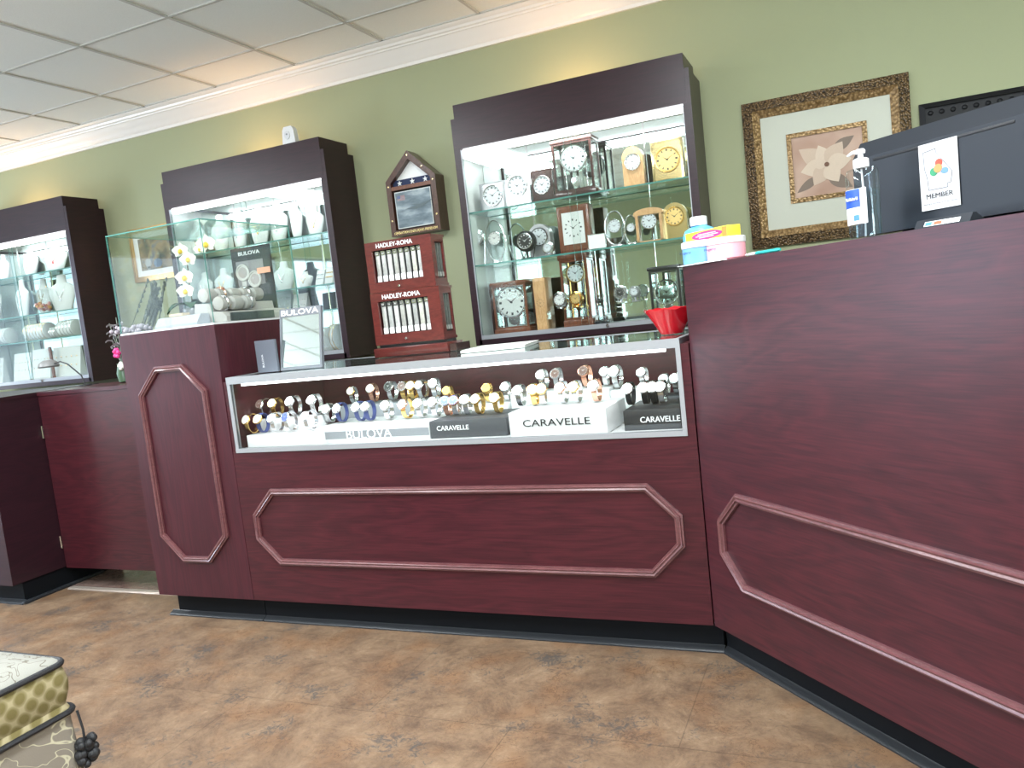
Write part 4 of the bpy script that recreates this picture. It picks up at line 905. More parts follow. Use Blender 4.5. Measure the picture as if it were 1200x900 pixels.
# ================================================================ PICTURES ON THE WALL
def ornate(m, x0, x1, z0, z1, y, w, d0, d1):
    m.add([(x0, y, z0), (x1, y, z0), (x1, y, z1), (x0, y, z1), (x0+w, y-d1, z0+w), (x1-w, y-d1, z0+w), (x1-w, y-d1, z1-w), (x0+w, y-d1, z1-w),
           (x0, y-d0, z0), (x1, y-d0, z0), (x1, y-d0, z1), (x0, y-d0, z1), (x0+w, y, z0+w), (x1-w, y, z0+w), (x1-w, y, z1-w), (x0+w, y, z1-w)],
          [(0, 1, 9, 8), (1, 2, 10, 9), (2, 3, 11, 10), (3, 0, 8, 11), (8, 9, 5, 4), (9, 10, 6, 5), (10, 11, 7, 6), (11, 8, 4, 7), (4, 5, 13, 12), (5, 6, 14, 13), (6, 7, 15, 14), (7, 4, 12, 15)])
def carved(name, a, b, sc=70):
    m, N, L, bb = new_mat(name); tc = N.new('ShaderNodeTexCoord'); v = N.new('ShaderNodeTexVoronoi'); v.inputs['Scale'].default_value = sc; L.new(tc.outputs['Object'], v.inputs['Vector'])
    r = ramp(N, [(.05, b), (.85, a)]); L.new(v.outputs['Distance'], r.inputs[0]); L.new(r.outputs[0], bb.inputs['Base Color'])
    bp = N.new('ShaderNodeBump'); bp.inputs['Strength'].default_value = .9; bp.inputs['Distance'].default_value = .004; bp.invert = True; L.new(v.outputs['Distance'], bp.inputs['Height']); L.new(bp.outputs[0], bb.inputs['Normal'])
    bb.inputs['Roughness'].default_value = .35; bb.inputs['Metallic'].default_value = .4; return m
CARV = carved('carved_bronze', (.02, .012, .006), (.20, .12, .05), 105)
GILT = carved('gilt_bronze', (.14, .08, .03), (.46, .30, .14), 80)
x0, x1, z0, z1 = -.418, .318, 1.283, 1.988
t = thing('magnolia_picture', 'large framed magnolia print in a carved bronze frame on the wall', 'picture', ((x0+x1)/2, WY, z0))
m = MB(); ornate(m, x0, x1, z0, z1, WY-.001, .048, .018, .040); m.build('frame', CARV, t)
m = MB(); ornate(m, x0+.048, x1-.048, z0+.048, z1-.048, WY-.001, .034, .036, .016); m.build('inner_frame', GILT, t)
q = .082
MB().box(x0+q, x1-q, WY-.012, WY-.006, z0+q, z1-q).build('mat_board', flat('mat_cream', (.52, .53, .46), .7, var=.02), t)
ax0, ax1, az0, az1 = x0+.195, x1-.185, z0+.195, z1-.18
m = MB(); ornate(m, ax0, ax1, az0, az1, WY-.0121, .022, .006, .012); m.build('fillet_frame', GILT, t)
m, N, L, b = new_mat('sepia_print'); tc = N.new('ShaderNodeTexCoord'); nz = N.new('ShaderNodeTexNoise'); nz.inputs['Scale'].default_value = 6; L.new(tc.outputs['Object'], nz.inputs['Vector']); r = ramp(N, [(.3, (.36, .21, .15)), (.7, (.52, .36, .28))]); L.new(nz.outputs['Fac'], r.inputs[0]); L.new(r.outputs[0], b.inputs['Base Color']); b.inputs['Roughness'].default_value = .6
pr = MB().box(ax0+.022, ax1-.022, WY-.0145, WY-.0122, az0+.022, az1-.022).build('print', m, t)
mx, mz = (ax0+ax1)/2-.005, (az0+az1)/2-.005
def petal(m, cx, cz, ln, w, ang, y, mi=0, n=8):
    pts = []
    for k in range(n+1): s = k/n; pts.append((s*ln, w*math.sin(PI*min(1, s**.8))*.5))
    pts += [(a, -b) for a, b in pts[-2:0:-1]]
    ca, sa = math.cos(ang), math.sin(ang); m.prism([(cx+a*ca-b*sa, cz+a*sa+b*ca) for a, b in pts], y, y+.0005, mi, 'y')
m = MB()
for k, (an, ln, w, mi) in enumerate([(2.5, .15, .085, 1), (3.3, .12, .08, 0), (4.1, .11, .075, 1), (1.9, .10, .07, 0), (.9, .12, .085, 1), (.1, .11, .08, 0), (5.2, .10, .08, 0), (2.9, .07, .05, 0)]): petal(m, mx, mz, ln, w, an, WY-.0152-.0006*k, mi)
m.build('magnolia', [flat('petal_cream', (.62, .50, .40), .7), flat('petal_shell', (.55, .42, .33), .7)], t)
for a_ in ((mx, mz-.05, .13, .06, -.6), (mx-.04, mz-.05, .12, .04, 3.7), (mx+.03, mz+.06, .11, .05, .5)): m = MB(); petal(m, *a_, WY-.0150, 0); m.build('magnolia_leaf', flat('leaf_print', (.20, .15, .12), .7), t)
m = MB(); m.disc((mx, WY-.0212, mz), .011, .001, 12); m.build('magnolia_centre', flat('stamen', (.16, .08, .05), .7), t)
# small gold framed picture at left
x0, x1, z0, z1 = -4.60, -4.04, 1.594, 1.995
x0, z0, z1 = at(158, 332, Y=4.14).x, at(158, 332, Y=4.14).z, at(149, 270, Y=4.14).z; x1 = x0+.58
t = thing('gold_framed_picture', 'gold framed picture on the wall seen through the glass box', 'picture', ((x0+x1)/2, WY, z0))
m = MB(); ornate(m, x0, x1, z0, z1, WY-.001, .035, .015, .030); m.build('frame', flat('gilt', (.70, .45, .20), .35, .5, bump=.4, bscale=60), t)
MB().box(x0+.035, x1-.035, WY-.012, WY-.006, z0+.035, z1-.035).build('mat_board', WPAPER, t)
m, N, L, b = new_mat('still_life'); tc = N.new('ShaderNodeTexCoord'); nz = N.new('ShaderNodeTexNoise'); nz.inputs['Scale'].default_value = 9; nz.inputs['Detail'].default_value = 2; L.new(tc.outputs['Object'], nz.inputs['Vector']); r = ramp(N, [(.35, (.04, .05, .035)), (.47, (.14, .10, .05)), (.56, (.28, .20, .10)), (.66, (.09, .12, .16))]); L.new(nz.outputs['Fac'], r.inputs[0]); L.new(r.outputs[0], b.inputs['Base Color'])
MB().box(x0+.08, x1-.08, WY-.0145, WY-.0121, z0+.075, z1-.075).build('print', m, t)
m = MB(); m.disc((x0+.15, WY-.0155, z0+.12), .028, .0009, 18, rz=.035); m.prism([(x0+.135, z0+.075), (x0+.165, z0+.075), (x0+.158, z0+.1), (x0+.142, z0+.1)], WY-.0155, WY-.0146, 0, 'y'); m.build('painted_goblet', flat('goblet', (.35, .35, .33), .5), t)
m = MB(); m.disc((x0+.24, WY-.0155, z0+.115), .04, .0009, 18, rz=.03); m.build('painted_bowl', flat('painted_blue', (.12, .17, .24), .5), t)
# black frame at right
a = at(1077, 123, Y=4.13); x0 = a.x; z1 = at(1140, 111, Y=4.13).z; x1 = x0+.8; z0 = z1-.55
t = thing('black_frame', 'black ribbed leather-look frame on the wall behind the till screen', 'frame', ((x0+x1)/2, WY, z0))
m = MB(); ornate(m, x0, x1, z0, z1, WY-.001, .022, .02, .032); m.build('frame', BLKL, t)
MB().box(x0+.022, x1-.022, WY-.016, WY-.002, z0+.022, z1-.022).build('panel', BLKL, t)
m = MB()
k = 0
while x0+.04+k*.045 < x1-.03: m.ball((x0+.045+k*.045, WY-.018, z1-.045), .011, n=10, sy=.6); k += 1
m.build('stud_row', BLKL, t)

# ================================================================ SENSOR
X = Xat(341, 3.885, 2.216); 
t = thing('motion_sensor', 'small white motion sensor standing on top of the middle wall case', 'sensor', (X, 3.885, 2.2155))
h = at(340, 148, Y=3.88).z-2.2155
MB().prism([(X-.046, 2.2155), (X+.046, 2.2155), (X+.040, 2.2155+h*.8), (X+.026, 2.2155+h), (X-.026, 2.2155+h), (X-.038, 2.2155+h*.8)], 3.868, 3.905, 0, 'y').build('housing', WPL, t)
m = MB(); m.disc((X-.006, 3.864, 2.2155+h*.5), .020, .004, 16, rz=.024); m.build('lens', flat('sensor_lens', (.6, .6, .62), .3), t)
m = MB(); m.disc((X-.006, 3.862, 2.2155+h*.55), .005, .002, 10); m.build('indicator', GREY, t)

# ================================================================ IN THE GLASS BOX
BZ = 1.1955
# poster
Y = 2.82; a = at(273, 292, Y=Y); b = at(317, 285, Y=Y)
x0, x1 = Xat(276, Y, 1.35), Xat(321, Y, 1.35); zt = a.z
t = thing('watch_poster', 'black watch advertising card standing in the glass box', 'poster', ((x0+x1)/2, Y, BZ))
MB().box(x0, x1, Y, Y+.006, BZ, zt).build('card', flat('poster_black', (.02, .022, .026), .4), t)
w_ = x1-x0
text('BULOVA', WPL, t, (x0+w_*.2, Y-.0005, zt-.035), (1, 0, 0), (0, 0, 1), w_*.55, .016, bold=.0006)
MB().box(x0+w_*.1, x0+w_*.8, Y-.001, Y-.0001, zt-.17, zt-.06).build('printed_panel', flat('poster_grey', (.20, .19, .20), .5), t)
for k, (fx, fz, rr) in enumerate([(.26, .11, .034), (.55, .145, .034)]):
    m = MB(); c_ = (x0+w_*fx, Y-.004, zt-fz); m.disc(c_, rr, .0015, 22); m.torus((c_[0], Y-.004, c_[2]), rr, .004, 22, 6); m.prism([(c_[0]-.012, c_[2]-rr-.03), (c_[0]+.012, c_[2]-rr-.03), (c_[0]+.012, c_[2]-rr+.004), (c_[0]-.012, c_[2]-rr+.004)], Y-.003, Y-.0011, 0, 'y'); m.build('printed_watch', flat('printed_silver', (.5, .48, .46), .4), t)
    MB().disc((c_[0], Y-.0052, c_[2]), rr*.72, .001, 20).build('printed_dial', flat('printed_grey', (.32, .28, .27), .4), t)
MB().box(x0+w_*.66, x0+w_*.99, Y-.0105, Y-.009, zt-.125, zt-.10).build('price_sticker', flat('salmon_card', (.75, .33, .22), .5), t)
# grey watch pillow tray, stepped up away from the side glass
t = thing('pillow_tray', 'stepped grey suede tray inside the glass box', 'tray', (-2.32, 2.62, BZ))
ya, yb = 2.425, 2.80
MB().prism([(-2.232, BZ), (-2.232, BZ+.022), (-2.25, BZ+.040), (-2.305, BZ+.046), (-2.31, BZ+.078), (-2.385, BZ+.084), (-2.40, BZ)], ya, yb, 0, 'y').build('tray', LGREY, t)
MB().box(-2.2315, -2.226, ya+.02, yb-.10, BZ+.003, BZ+.034).build('front_plate', flat('plate_slate', (.06, .075, .075), .5), t)
for row, (xx, zz, nx) in enumerate(((-2.276, BZ+.046, 3), (-2.347, BZ+.0845, 5))):
    for k in range(nx):
        yy = ya+.035+.070*k
        pos = ORD[k]+' from the front in the '+('lower' if row == 0 else 'upper')+' row'
        p_ = thing('watch_pillow', 'grey suede watch pillow, '+pos+' of the tray', 'watch pillow', (xx, yy, zz), 'watch pillows in the glass box')
        MB().lathe([(.014, -.028), (.027, -.024), (.029, 0), (.027, .024), (.014, .028)], (0, 0, 0), 18, 'y', sx=1.0, sy=1.0).build('cushion', LGREY, p_, world=False)
        p_.children[0].location = (0, 0, .029)
        if (k+row) % 2 == 0:
            m = MB(); m.tube([(.0305*math.cos(a_*PI/9), 0, .029+.0305*math.sin(a_*PI/9)) for a_ in range(18)], .004, 6, closed=True); m.ball((.016, 0, .054), .011, n=14, sz=.6); m.build('silver_watch', (SILVER, ROSE, PEWTER)[k % 3], p_, world=False)
# white boxes + small card
x0 = Xat(194, 2.40, 1.21); x1 = Xat(243, 2.40, 1.21)
t = thing('white_display_box', 'sloping white display block beneath the orchid', 'display block', ((x0+x1)/2, 2.40, BZ))
MB().prism([(2.345, BZ), (2.415, BZ), (2.415, BZ+.042), (2.37, BZ+.042), (2.345, BZ+.01)], x0, x1, 0, 'x').build('block', flat('pearl_white', (.36, .38, .42), .35), t)
tag(MB().box(x0+.055, x0+.125, 2.372, 2.413, BZ+.0425, BZ+.054, bev=.002).build('card_box', flat('cream_card', (.62, .5, .36), .6)), 'small cream card box on the white display block', 'box')
# orchid
ox, oy = Xat(228, 2.62, 1.25), 2.62
t = thing('potted_orchid', 'white orchid with yellow centres in a silver pot inside the glass box', 'orchid', (ox, oy, BZ))
MB().lathe([(.030, BZ), (.034, BZ+.004), (.045, BZ+.05), (.048, BZ+.08), (.044, BZ+.08), (.04, BZ+.055)], (ox, oy, 0), 22).build('pot', PEWTER, t)
m = MB()
zf = BZ+.08
st = [(ox, oy, zf-.02), (ox-.005, oy, zf+.08), (ox+.01, oy-.01, zf+.18), (ox+.0, oy-.03, zf+.25), (ox-.03, oy-.05, zf+.27)]
m.tube(st, .003, 7); m.build('stem', flat('orchid_stem', (.12, .10, .04), .5), t)
def leaf3(m, c, ln, w, az, droop, mi=0):
    vs = []; n = 7
    for k in range(n+1):
        s = k/n; r = s*ln; z = ln*.35*math.sin(s*2.2)-droop*s*s; ww = w*math.sin(PI*min(1, .08+s*.92))**.7*.5
        for q in (-1, 0, 1): vs.append((c[0]+r*math.cos(az)-q*ww*math.sin(az), c[1]+r*math.sin(az)+q*ww*math.cos(az), c[2]+z-(0 if q else .006)))
    m.add([tuple(v) for v in vs]+[(v[0], v[1], v[2]-.0015) for v in vs], [f for k in range(n) for q in (0, 1) for f in ((k*3+q, k*3+q+1, k*3+q+4, k*3+q+3), (24+k*3+q, 24+k*3+q+1, 24+k*3+q+4, 24+k*3+q+3))], mi)
m = MB()
for az, dr in ((3.4, .04), (-.3, .02), (4.4, .05), (1.2, .03), (5.4, .04)): leaf3(m, (ox, oy, zf+.002), .12, .06, az, dr)
m.build('leaves', GREENLEAF, t)
def orchid_flower(c, R_, parent, yaw=0., mats=None):
    m = MB(); M = Matrix.Translation(c) @ Matrix.Rotation(yaw, 4, 'Z'); m.M = M
    for k, (an, ln, w) in enumerate([(PI/2, 1, .75), (PI/2+2.2, 1, .7), (PI/2-2.2, 1, .7), (.15, 1.1, 1.15), (PI-.15, 1.1, 1.15)]):
        n = 6; pts = [(0, 0)]
        for q in range(1, n): s = q/n; pts.append((s*ln*R_, w*R_*.5*math.sin(PI*s**.8)))
        pts.append((ln*R_, 0)); pts += [(a_, -b_) for a_, b_ in pts[-2:0:-1]]
        ca, sa = math.cos(an), math.sin(an); vs = [(a_*ca-b_*sa, -.002*k-.25*a_*a_/R_*(1 if k < 3 else .6), a_*sa+b_*ca) for a_, b_ in pts]
        vs2 = [(x, y+.0012, z) for x, y, z in vs]; nn = len(vs)
        m.add(vs+vs2, [tuple(range(nn)), tuple(range(nn, 2*nn))]+[(i, (i+1) % nn, nn+(i+1) % nn, nn+i) for i in range(nn)])
    f = m.build('flower', mats or PETAL, parent)
    m = MB(); m.M = M; m.ball((0, -.014, -.1*R_), R_*.26, n=10, sz=1.1); m.build('flower_centre', YEL, f, world=False)
    f2 = f.children[0]
    return f
def of(u, v, Y, R_):
    c = at(u, v, Y=Y); f = orchid_flower(c, R_, t, .2)
for u, v, r_ in ((213, 294, .035), (222, 304, .036), (218, 325, .040), (219, 341, .038), (243, 286, .042), (236, 292, .028)): of(u, v, oy-.05, r_)
# the flower centres were built in the flower's frame: shift them onto their flower
for f in [o for o in t.children if o.name.startswith('flower')]:
    for c_ in f.children:
        c_.location = -t.location
# dried lavender arrangement
lx, ly = Xat(172, 2.55, 1.21), 2.55
t = thing('lavender_arrangement', 'dried lavender and grey foliage lying left inside the glass box', 'dried plant', (lx, ly, BZ))
m = MB(); f2 = MB(); random.seed(3)
for k in range(22):
    a_ = random.uniform(-.6, .6); b_ = random.uniform(-.35, .35); bx = lx+random.uniform(-.11, .05); by = ly+random.uniform(-.03, .03); ln = random.uniform(.08, .22)
    e_ = (min(lx+.10, max(BX0+.015, bx+ln*math.sin(a_))), by+ln*math.sin(b_)*.5, BZ+.02+ln*math.cos(a_)); m.tube([(bx, by, BZ+.003), ((bx+e_[0])/2+.005, (by+e_[1])/2, BZ+.01+ln*.5), e_], .0018, 5)
    v0 = Vector((bx, by, BZ)); v1 = Vector(e_)
    for q in range(7): p_ = v0.lerp(v1, .45+.55*q/6); f2.ball(p_, .0036+.002*random.random(), n=6, sz=2)
m.build('stems', flat('dry_stem', (.10, .11, .07), .7), t); f2.build('buds', flat('lavender_bud', (.085, .10, .085), .8), t)
m = MB()
for k in range(40): m.ball((lx-.03+random.uniform(-.10, .10), ly-.06+random.uniform(-.04, .05), BZ+.008+random.uniform(0, .026)), random.uniform(.005, .012), n=7)
m.build('pale_blossoms', MAUVE, t)
# silk flowers hanging at left behind the pedestal
t = thing('silk_flower_spray', 'spray of grey leaves with a pink flower poking out left of the pedestal', 'silk flowers', (-2.86, 2.75, .975))
m = MB(); YY = 2.80
pot = MB(); cx = Xat(146, YY, 1.0); pot.lathe([(.02, .975), (.028, .98), (.034, 1.02), (.024, 1.06), (.028, 1.07)], (cx, YY, 0), 18); pot.build('vase', flat('vase_green', (.07, .12, .07), .3), t)
for k, (u, v) in enumerate([(128, 379), (134, 388), (131, 398), (138, 403), (133, 412), (143, 392), (136, 372)]):
    e_ = at(u, v, Y=YY); m.tube([(cx, YY, 1.06), ((cx+e_.x)/2, YY, (1.06+e_.z)/2+.01), e_], .0022, 6)
m.build('stems', SAGELEAF, t)
m = MB()
for k in range(18):
    e_ = at(random.uniform(128, 145), random.uniform(375, 412), Y=YY+random.uniform(-.02, .02)); leaf3(m, e_, .035, .016, random.uniform(2, 4.4), .01)
m.build('leaves', flat('dusty_leaf', (.30, .28, .30), .7), t)
e_ = at(137, 414, Y=YY-.03)
m = MB(); [m.ball((e_.x+.012*math.cos(k*1.3), e_.y-.004*k/7, e_.z+.016*math.sin(k*1.3)), .011, n=9) for k in range(7)]; m.build('pink_flower', PINK, t)
e_ = at(142, 429, Y=YY-.03); m = MB(); [m.ball((e_.x+.010*math.cos(k*1.5), e_.y, e_.z+.012*math.sin(k*1.5)), .010, n=9) for k in range(5)]; m.build('white_flower', PETAL, t)

# ================================================================ ON THE CHECKOUT COUNTER
KZ = 1.1884
def frame45(s, d, yaw=0.):
    """matrix: local x along the counter face, local y away from the customer"""
    q = C0+UU*s+NN*d; M = Matrix(((UU.x, NN.x, 0, q.x), (UU.y, NN.y, 0, q.y), (0, 0, 1, KZ), (0, 0, 0, 1)))
    return M @ Matrix.Rotation(yaw, 4, 'Z')
def s_at(u, v, d):
    P = C0+NN*d; dd = (u-600)/FPX*CR-(v-450)/FPX*CU+CF; tt = (P-CAM).dot(NN)/dd.dot(NN); q = CAM+dd*tt
    return (q-C0).dot(UU), q.z
def thing45(name, label, cat, s, d, group=None, yaw=0.):
    M = frame45(s, d, yaw); t = thing(name, label, cat, M.translation, group); t.rotation_euler = M.to_euler(); return t
class LB:  # local builder helper
    pass
def b_(mb, name, mat, t): return mb.build(name, mat, t, world=False)
# till screen
d0 = .16; sL, zT = s_at(1008, 168, d0+.028); sR, zT2 = s_at(1200, 112, d0+.028); W_ = .50; hh = (zT+zT2)/2-KZ
t = thing45('till_screen', 'large black till screen seen from behind on the checkout counter', 'monitor', sL, d0)
SCR = flat('screen_black', (.014, .017, .023), .42, bscale=500); SCR.node_tree.nodes['Principled BSDF'].inputs['Specular IOR Level'].default_value = .3
sl, zs_ = s_at(1023, 184, d0); sr, zs2 = s_at(1189, 132, d0); zsl = (zs_+zs2)/2-KZ
m = MB(); m.prism([(0.0, .012), (0, zsl-.001), (.028, hh), (.05, hh), (.05, .012)], 0, W_, 0, 'x'); b_(m, 'housing', SCR, t)
m = MB(); m.box(sl-sL, sr-sL, -.0015, .004, zsl-.014, zsl-.008, bev=.001); b_(m, 'vent_slot', INK, t)
m = MB(); m.box(.10, .40, .03, .14, 0, .012, bev=.003); b_(m, 'foot', SCR, t)
m = MB(); m.box(.002, W_-.002, .0505, .054, .015, hh-.004); b_(m, 'display_panel', DIALK, t)
# sticker
sa, za = s_at(1073, 172, d0-.004); sb, zb_ = s_at(1118, 160, d0-.004); sc_, zc_ = s_at(1083, 247, d0-.004); sd, zd = s_at(1128, 240, d0-.004)
cxs = (sa+sb+sc_+sd)/4-sL; w2 = ((sb-sa)+(sd-sc_))/4; ztop = (za+zb_)/2-KZ; zbot = (zc_+zd)/2-KZ
t = thing45('member_card', 'white MEMBER card with coloured fruit emblem taped on the till screen', 'card', sL+cxs, d0-.0035)
b_(MB().box(-w2, w2, 0, .0018, zbot, ztop), 'card', flat('card_white', (.62, .62, .64), .6), t)
hC = ztop-zbot
def loc(fx, fz): return ((fx-.5)*2*w2, zbot+fz*hC)
m = MB(); outl = [(.12, .88), (.45, .90), (.46, .84), (.85, .52), (.80, .36), (.72, .36), (.72, .30), (.22, .30), (.20, .48), (.14, .62)]
pts = [loc(a_, c_) for a_, c_ in outl]
for i in range(len(pts)): a_, c_ = pts[i], pts[(i+1) % len(pts)]; m.tube([(a_[0], -.0006, a_[1]), (c_[0], -.0006, c_[1])], .0009, 5)
b_(m, 'state_outline', GREY, t)
for nm, (fx, fz), rr, colr in (('red_fruit', (.52, .68), .009, (.55, .06, .03)), ('orange_fruit', (.50, .60), .010, (.75, .25, .08)), ('green_fruit', (.38, .56), .0095, (.03, .25, .12)), ('blue_fruit', (.66, .55), .009, (.12, .25, .6))):
    lx_, lz_ = loc(fx, fz); k = {'red_fruit': 1, 'orange_fruit': 3, 'green_fruit': 2, 'blue_fruit': 2}[nm]
    b_(MB().disc((lx_, -.0004*k-.0004, lz_), rr, .0004, 16, rz=rr*(.9 if nm != 'blue_fruit' else .7)), nm, flat(nm, colr, .5), t)
lo_ = loc(.15, .17); text('MEMBER', INK, t, (lo_[0], -.0002, lo_[1]), (1, 0, 0), (0, 0, 1), w2*2*.7, hC*.07, world=False, bold=.0002)
lo_ = loc(.04, .075); text('Georgia Jewelers Association', INK, t, (lo_[0], -.0002, lo_[1]), (1, 0, 0), (0, 0, 1), w2*2*.92, hC*.03, world=False)
# card terminal sign
sa, za = s_at(1070, 262, .05); sb, zb2 = s_at(1135, 246, .05)
t = thing45('card_reader', 'small black card reader with payment stickers before the till screen', 'card reader', sa, .05)
Hc = (za+zb2)/2-KZ
m = MB(); m.prism([(0, 0), (.05, 0), (.02, Hc), (.012, Hc)], 0, sb-sa, 0, 'x'); b_(m, 'body', SCR, t)
M2 = [(.18, .82, (.7, .72, .74), 'sticker_strip', 0), (.20, .32, (.05, .22, .5), 'blue_badge', 1), (.36, .50, (.5, .1, .04), 'orange_badge', 1)]
for f0, f1, cc, nm, k in M2:
    z0_, z1_ = (Hc*.25, Hc*.72) if k == 0 else (Hc*.32, Hc*.66); sw = sb-sa; yy = lambda z: .012*z/Hc-.0012-.0006*k
    mm = MB(); mm.add([(sw*f0, yy(z0_), z0_), (sw*f1, yy(z0_), z0_), (sw*f1, yy(z1_), z1_), (sw*f0, yy(z1_), z1_), (sw*f0, yy(z0_)+.0005, z0_), (sw*f1, yy(z0_)+.0005, z0_), (sw*f1, yy(z1_)+.0005, z1_), (sw*f0, yy(z1_)+.0005, z1_)], [(0, 1, 2, 3), (4, 5, 6, 7), (0, 1, 5, 4), (1, 2, 6, 5), (2, 3, 7, 6), (3, 0, 4, 7)]); b_(mm, nm, flat(nm, cc, .5), t)
# hand sanitizer
sa, za = s_at(987, 200, .05); sb, _ = s_at(1021, 196, .05); _, ztp = s_at(1000, 175, .05); sc1, _ = s_at(988, 284, .05); sd1, _ = s_at(1022, 280, .05)
wB = ((sb-sa)+(sd1-sc1))/4; cS = (sa+sb+sc1+sd1)/4; hB = za-KZ-.004
t = thing45('sanitizer_bottle', 'clear pump bottle of hand sanitizer with blue and white label', 'sanitizer bottle', cS, .07)
m = MB(); m.lathe([(wB*.9, 0), (wB, .004), (wB, hB*.92), (wB*.9, hB), (.017, hB+.004)], n=24, sy=.62); b_(m, 'bottle', PLASTIC, t)
m = MB(); m.lathe([(wB*.86, .004), (wB*.95, .008), (wB*.95, hB*.70)], n=24, sy=.60); b_(m, 'gel', glassmat('gel', (.80, .88, .92)), t)
m = MB()
def wraplabel(m, z0_, z1_, a0=-.72, a1=.62, mi=0, o=.0008):
    n = 10; vs = []
    for k in range(n+1):
        an = -PI/2+a0+(a1-a0)*k/n
        for z in (z0_, z1_):
            for oo in (o, o+.0004): vs.append(((wB+oo)*math.cos(an), (wB*.62+oo)*math.sin(an), z))
    fs = []
    for k in range(n): i = 4*k; fs += [(i, i+4, i+6, i+2), (i+1, i+5, i+7, i+3), (i, i+4, i+5, i+1), (i+2, i+6, i+7, i+3)]
    fs += [(0, 2, 3, 1), (4*n, 4*n+2, 4*n+3, 4*n+1)]
    m.add(vs, fs, mi)
wraplabel(m, hB*.22, hB*.72, -1.35, .72); b_(m, 'label', WPAPER, t)
m = MB(); wraplabel(m, hB*.46, hB*.715, -1.3, .35, o=.0014); b_(m, 'blue_label_panel', flat('label_blue', (.02, .08, .45), .4), t)
m = MB(); wraplabel(m, hB*.27, hB*.35, -.1, .25, o=.0014); b_(m, 'blue_badge', flat('badge_blue', (.05, .2, .5), .4), t)
text('Hand Sanitizer Gel', WPL, t, (-.020, -wB*.62-.003, hB*.56), (1, 0, 0), (0, 0, 1), .032, .007, world=False, bold=.0003)
ph = ztp-KZ
m = MB(); m.lathe([(.0165, hB+.002), (.0165, hB+.020), (.012, hB+.023)], n=20); b_(m, 'collar', WPL, t)
m = MB(); m.lathe([(.006, hB+.02), (.006, ph-.008)], n=12); m.lathe([(.010, ph-.010), (.011, ph-.004), (.008, ph)], n=16); m.tube([(0, 0, ph-.005), (-.02, -.003, ph-.004), (-.030, -.006, ph-.009)], [.005, .004, .003], 8); b_(m, 'pump', WPL, t)
m = MB(); m.tube([(0, 0, .006), (.003, 0, hB*.5), (0, 0, hB)], .002, 6); b_(m, 'dip_tube', WPL, t)
# jars
def jar(u0, u1, vt, vb, d, cap, body, label, dd=None):
    s0, _ = s_at(u0, vb, d); s1, _ = s_at(u1, vb, d); _, zt_ = s_at((u0+u1)/2, vt, d); r = (s1-s0)/2; h = zt_-KZ-.002
    t = thing45('cosmetic_jar', label, 'jar', (s0+s1)/2, d, 'cleaner jars')
    b_(MB().lathe([(r*.93, .002), (r, .006), (r, h*.70), (r*.96, h*.74)], n=26), 'jar', body, t)
    b_(MB().lathe([(r*1.03, h*.72), (r*1.04, h*.74), (r*1.04, h*.97), (r*.98, h)], n=26), 'lid', cap, t)
    b_(MB().lathe([(r*.2, 0), (r*.92, .0), (r*.93, .003)], n=26), 'base', body, t)
    return t, r, h
t, r, h = jar(810, 837, 281, 303, .05, WPL, flat('jar_blue', (.14, .36, .68), .4), 'blue cosmetic jar with white lid under the yellow box')
sc1, _ = s_at(823, 290, .05)
text('Hagerty', NAVY, t, (-r*.5, -r*1.0-.001, h*.46), (1, 0, 0), (0, 0, 1), r*1.0, .009, world=False)
t, r, h = jar(838, 866, 277, 300, .05, WPL, flat('jar_pink', (.85, .38, .45), .4), 'pink cosmetic jar with white lid beside the blue jar')
text('Hagerty', NAVY, t, (-r*.5, -r*1.0-.001, h*.46), (1, 0, 0), (0, 0, 1), r*1.0, .009, world=False)
s0, _ = s_at(809, 280, .05); s1, _ = s_at(858, 266, .05); _, zy = s_at(835, 272, .05)
jt = KZ+h+.0006
t = thing45('yellow_carton', 'yellow carton with magenta oval lying on the two jars', 'carton', (s0+s1)/2, .055)
hw = (s1-s0)/2; zc0 = max(h+.0008, .001)
_, zy1 = s_at(833, 262, .05); hb = max(.018, min(.03, zy1+.008-KZ-zc0))
b_(MB().box(-hw, hw, -.022, .022, zc0, zc0+.030, bev=.001), 'carton', flat('carton_yellow', (.85, .62, .04), .5), t)
b_(MB().disc((0.006, -.0235, zc0+.015), hw*.72, .001, 24, rz=.0115), 'magenta_oval', flat('magenta', (.5, .02, .18), .5), t)
b_(MB().box(hw*.76, hw*.98, -.0228, -.0222, zc0+.002, zc0+.028), 'red_panel', flat('carton_orange', (.6, .2, .03), .5), t)
m = MB(); [m.box(-hw*w0, hw*w1, -.0243, -.0236, zc0+z_, zc0+z_+.0022) for w0, w1, z_ in ((.35, .5, .018), (.45, .6, .0135), (.3, .4, .009))]; b_(m, 'printed_line', flat('pale_pink_print', (.8, .55, .62), .5), t)
s0, _ = s_at(814, 262, .16); s1, _ = s_at(843, 258, .16); _, zt_ = s_at(829, 253, .16); r = (s1-s0)/2; h2 = zt_-KZ
t = thing45('blue_bottle', 'light blue bottle with white cap behind the yellow carton', 'bottle', (s0+s1)/2, .13)
b_(MB().lathe([(r*.9, 0), (r, .005), (r, h2*.62), (r*.85, h2*.74), (r*.4, h2*.82)], n=24, sy=.7), 'bottle', flat('bottle_blue', (.10, .42, .75), .35), t)
b_(MB().lathe([(r*.42, h2*.82), (r*.42, h2*.98), (r*.36, h2)], n=18), 'cap', WPL, t)
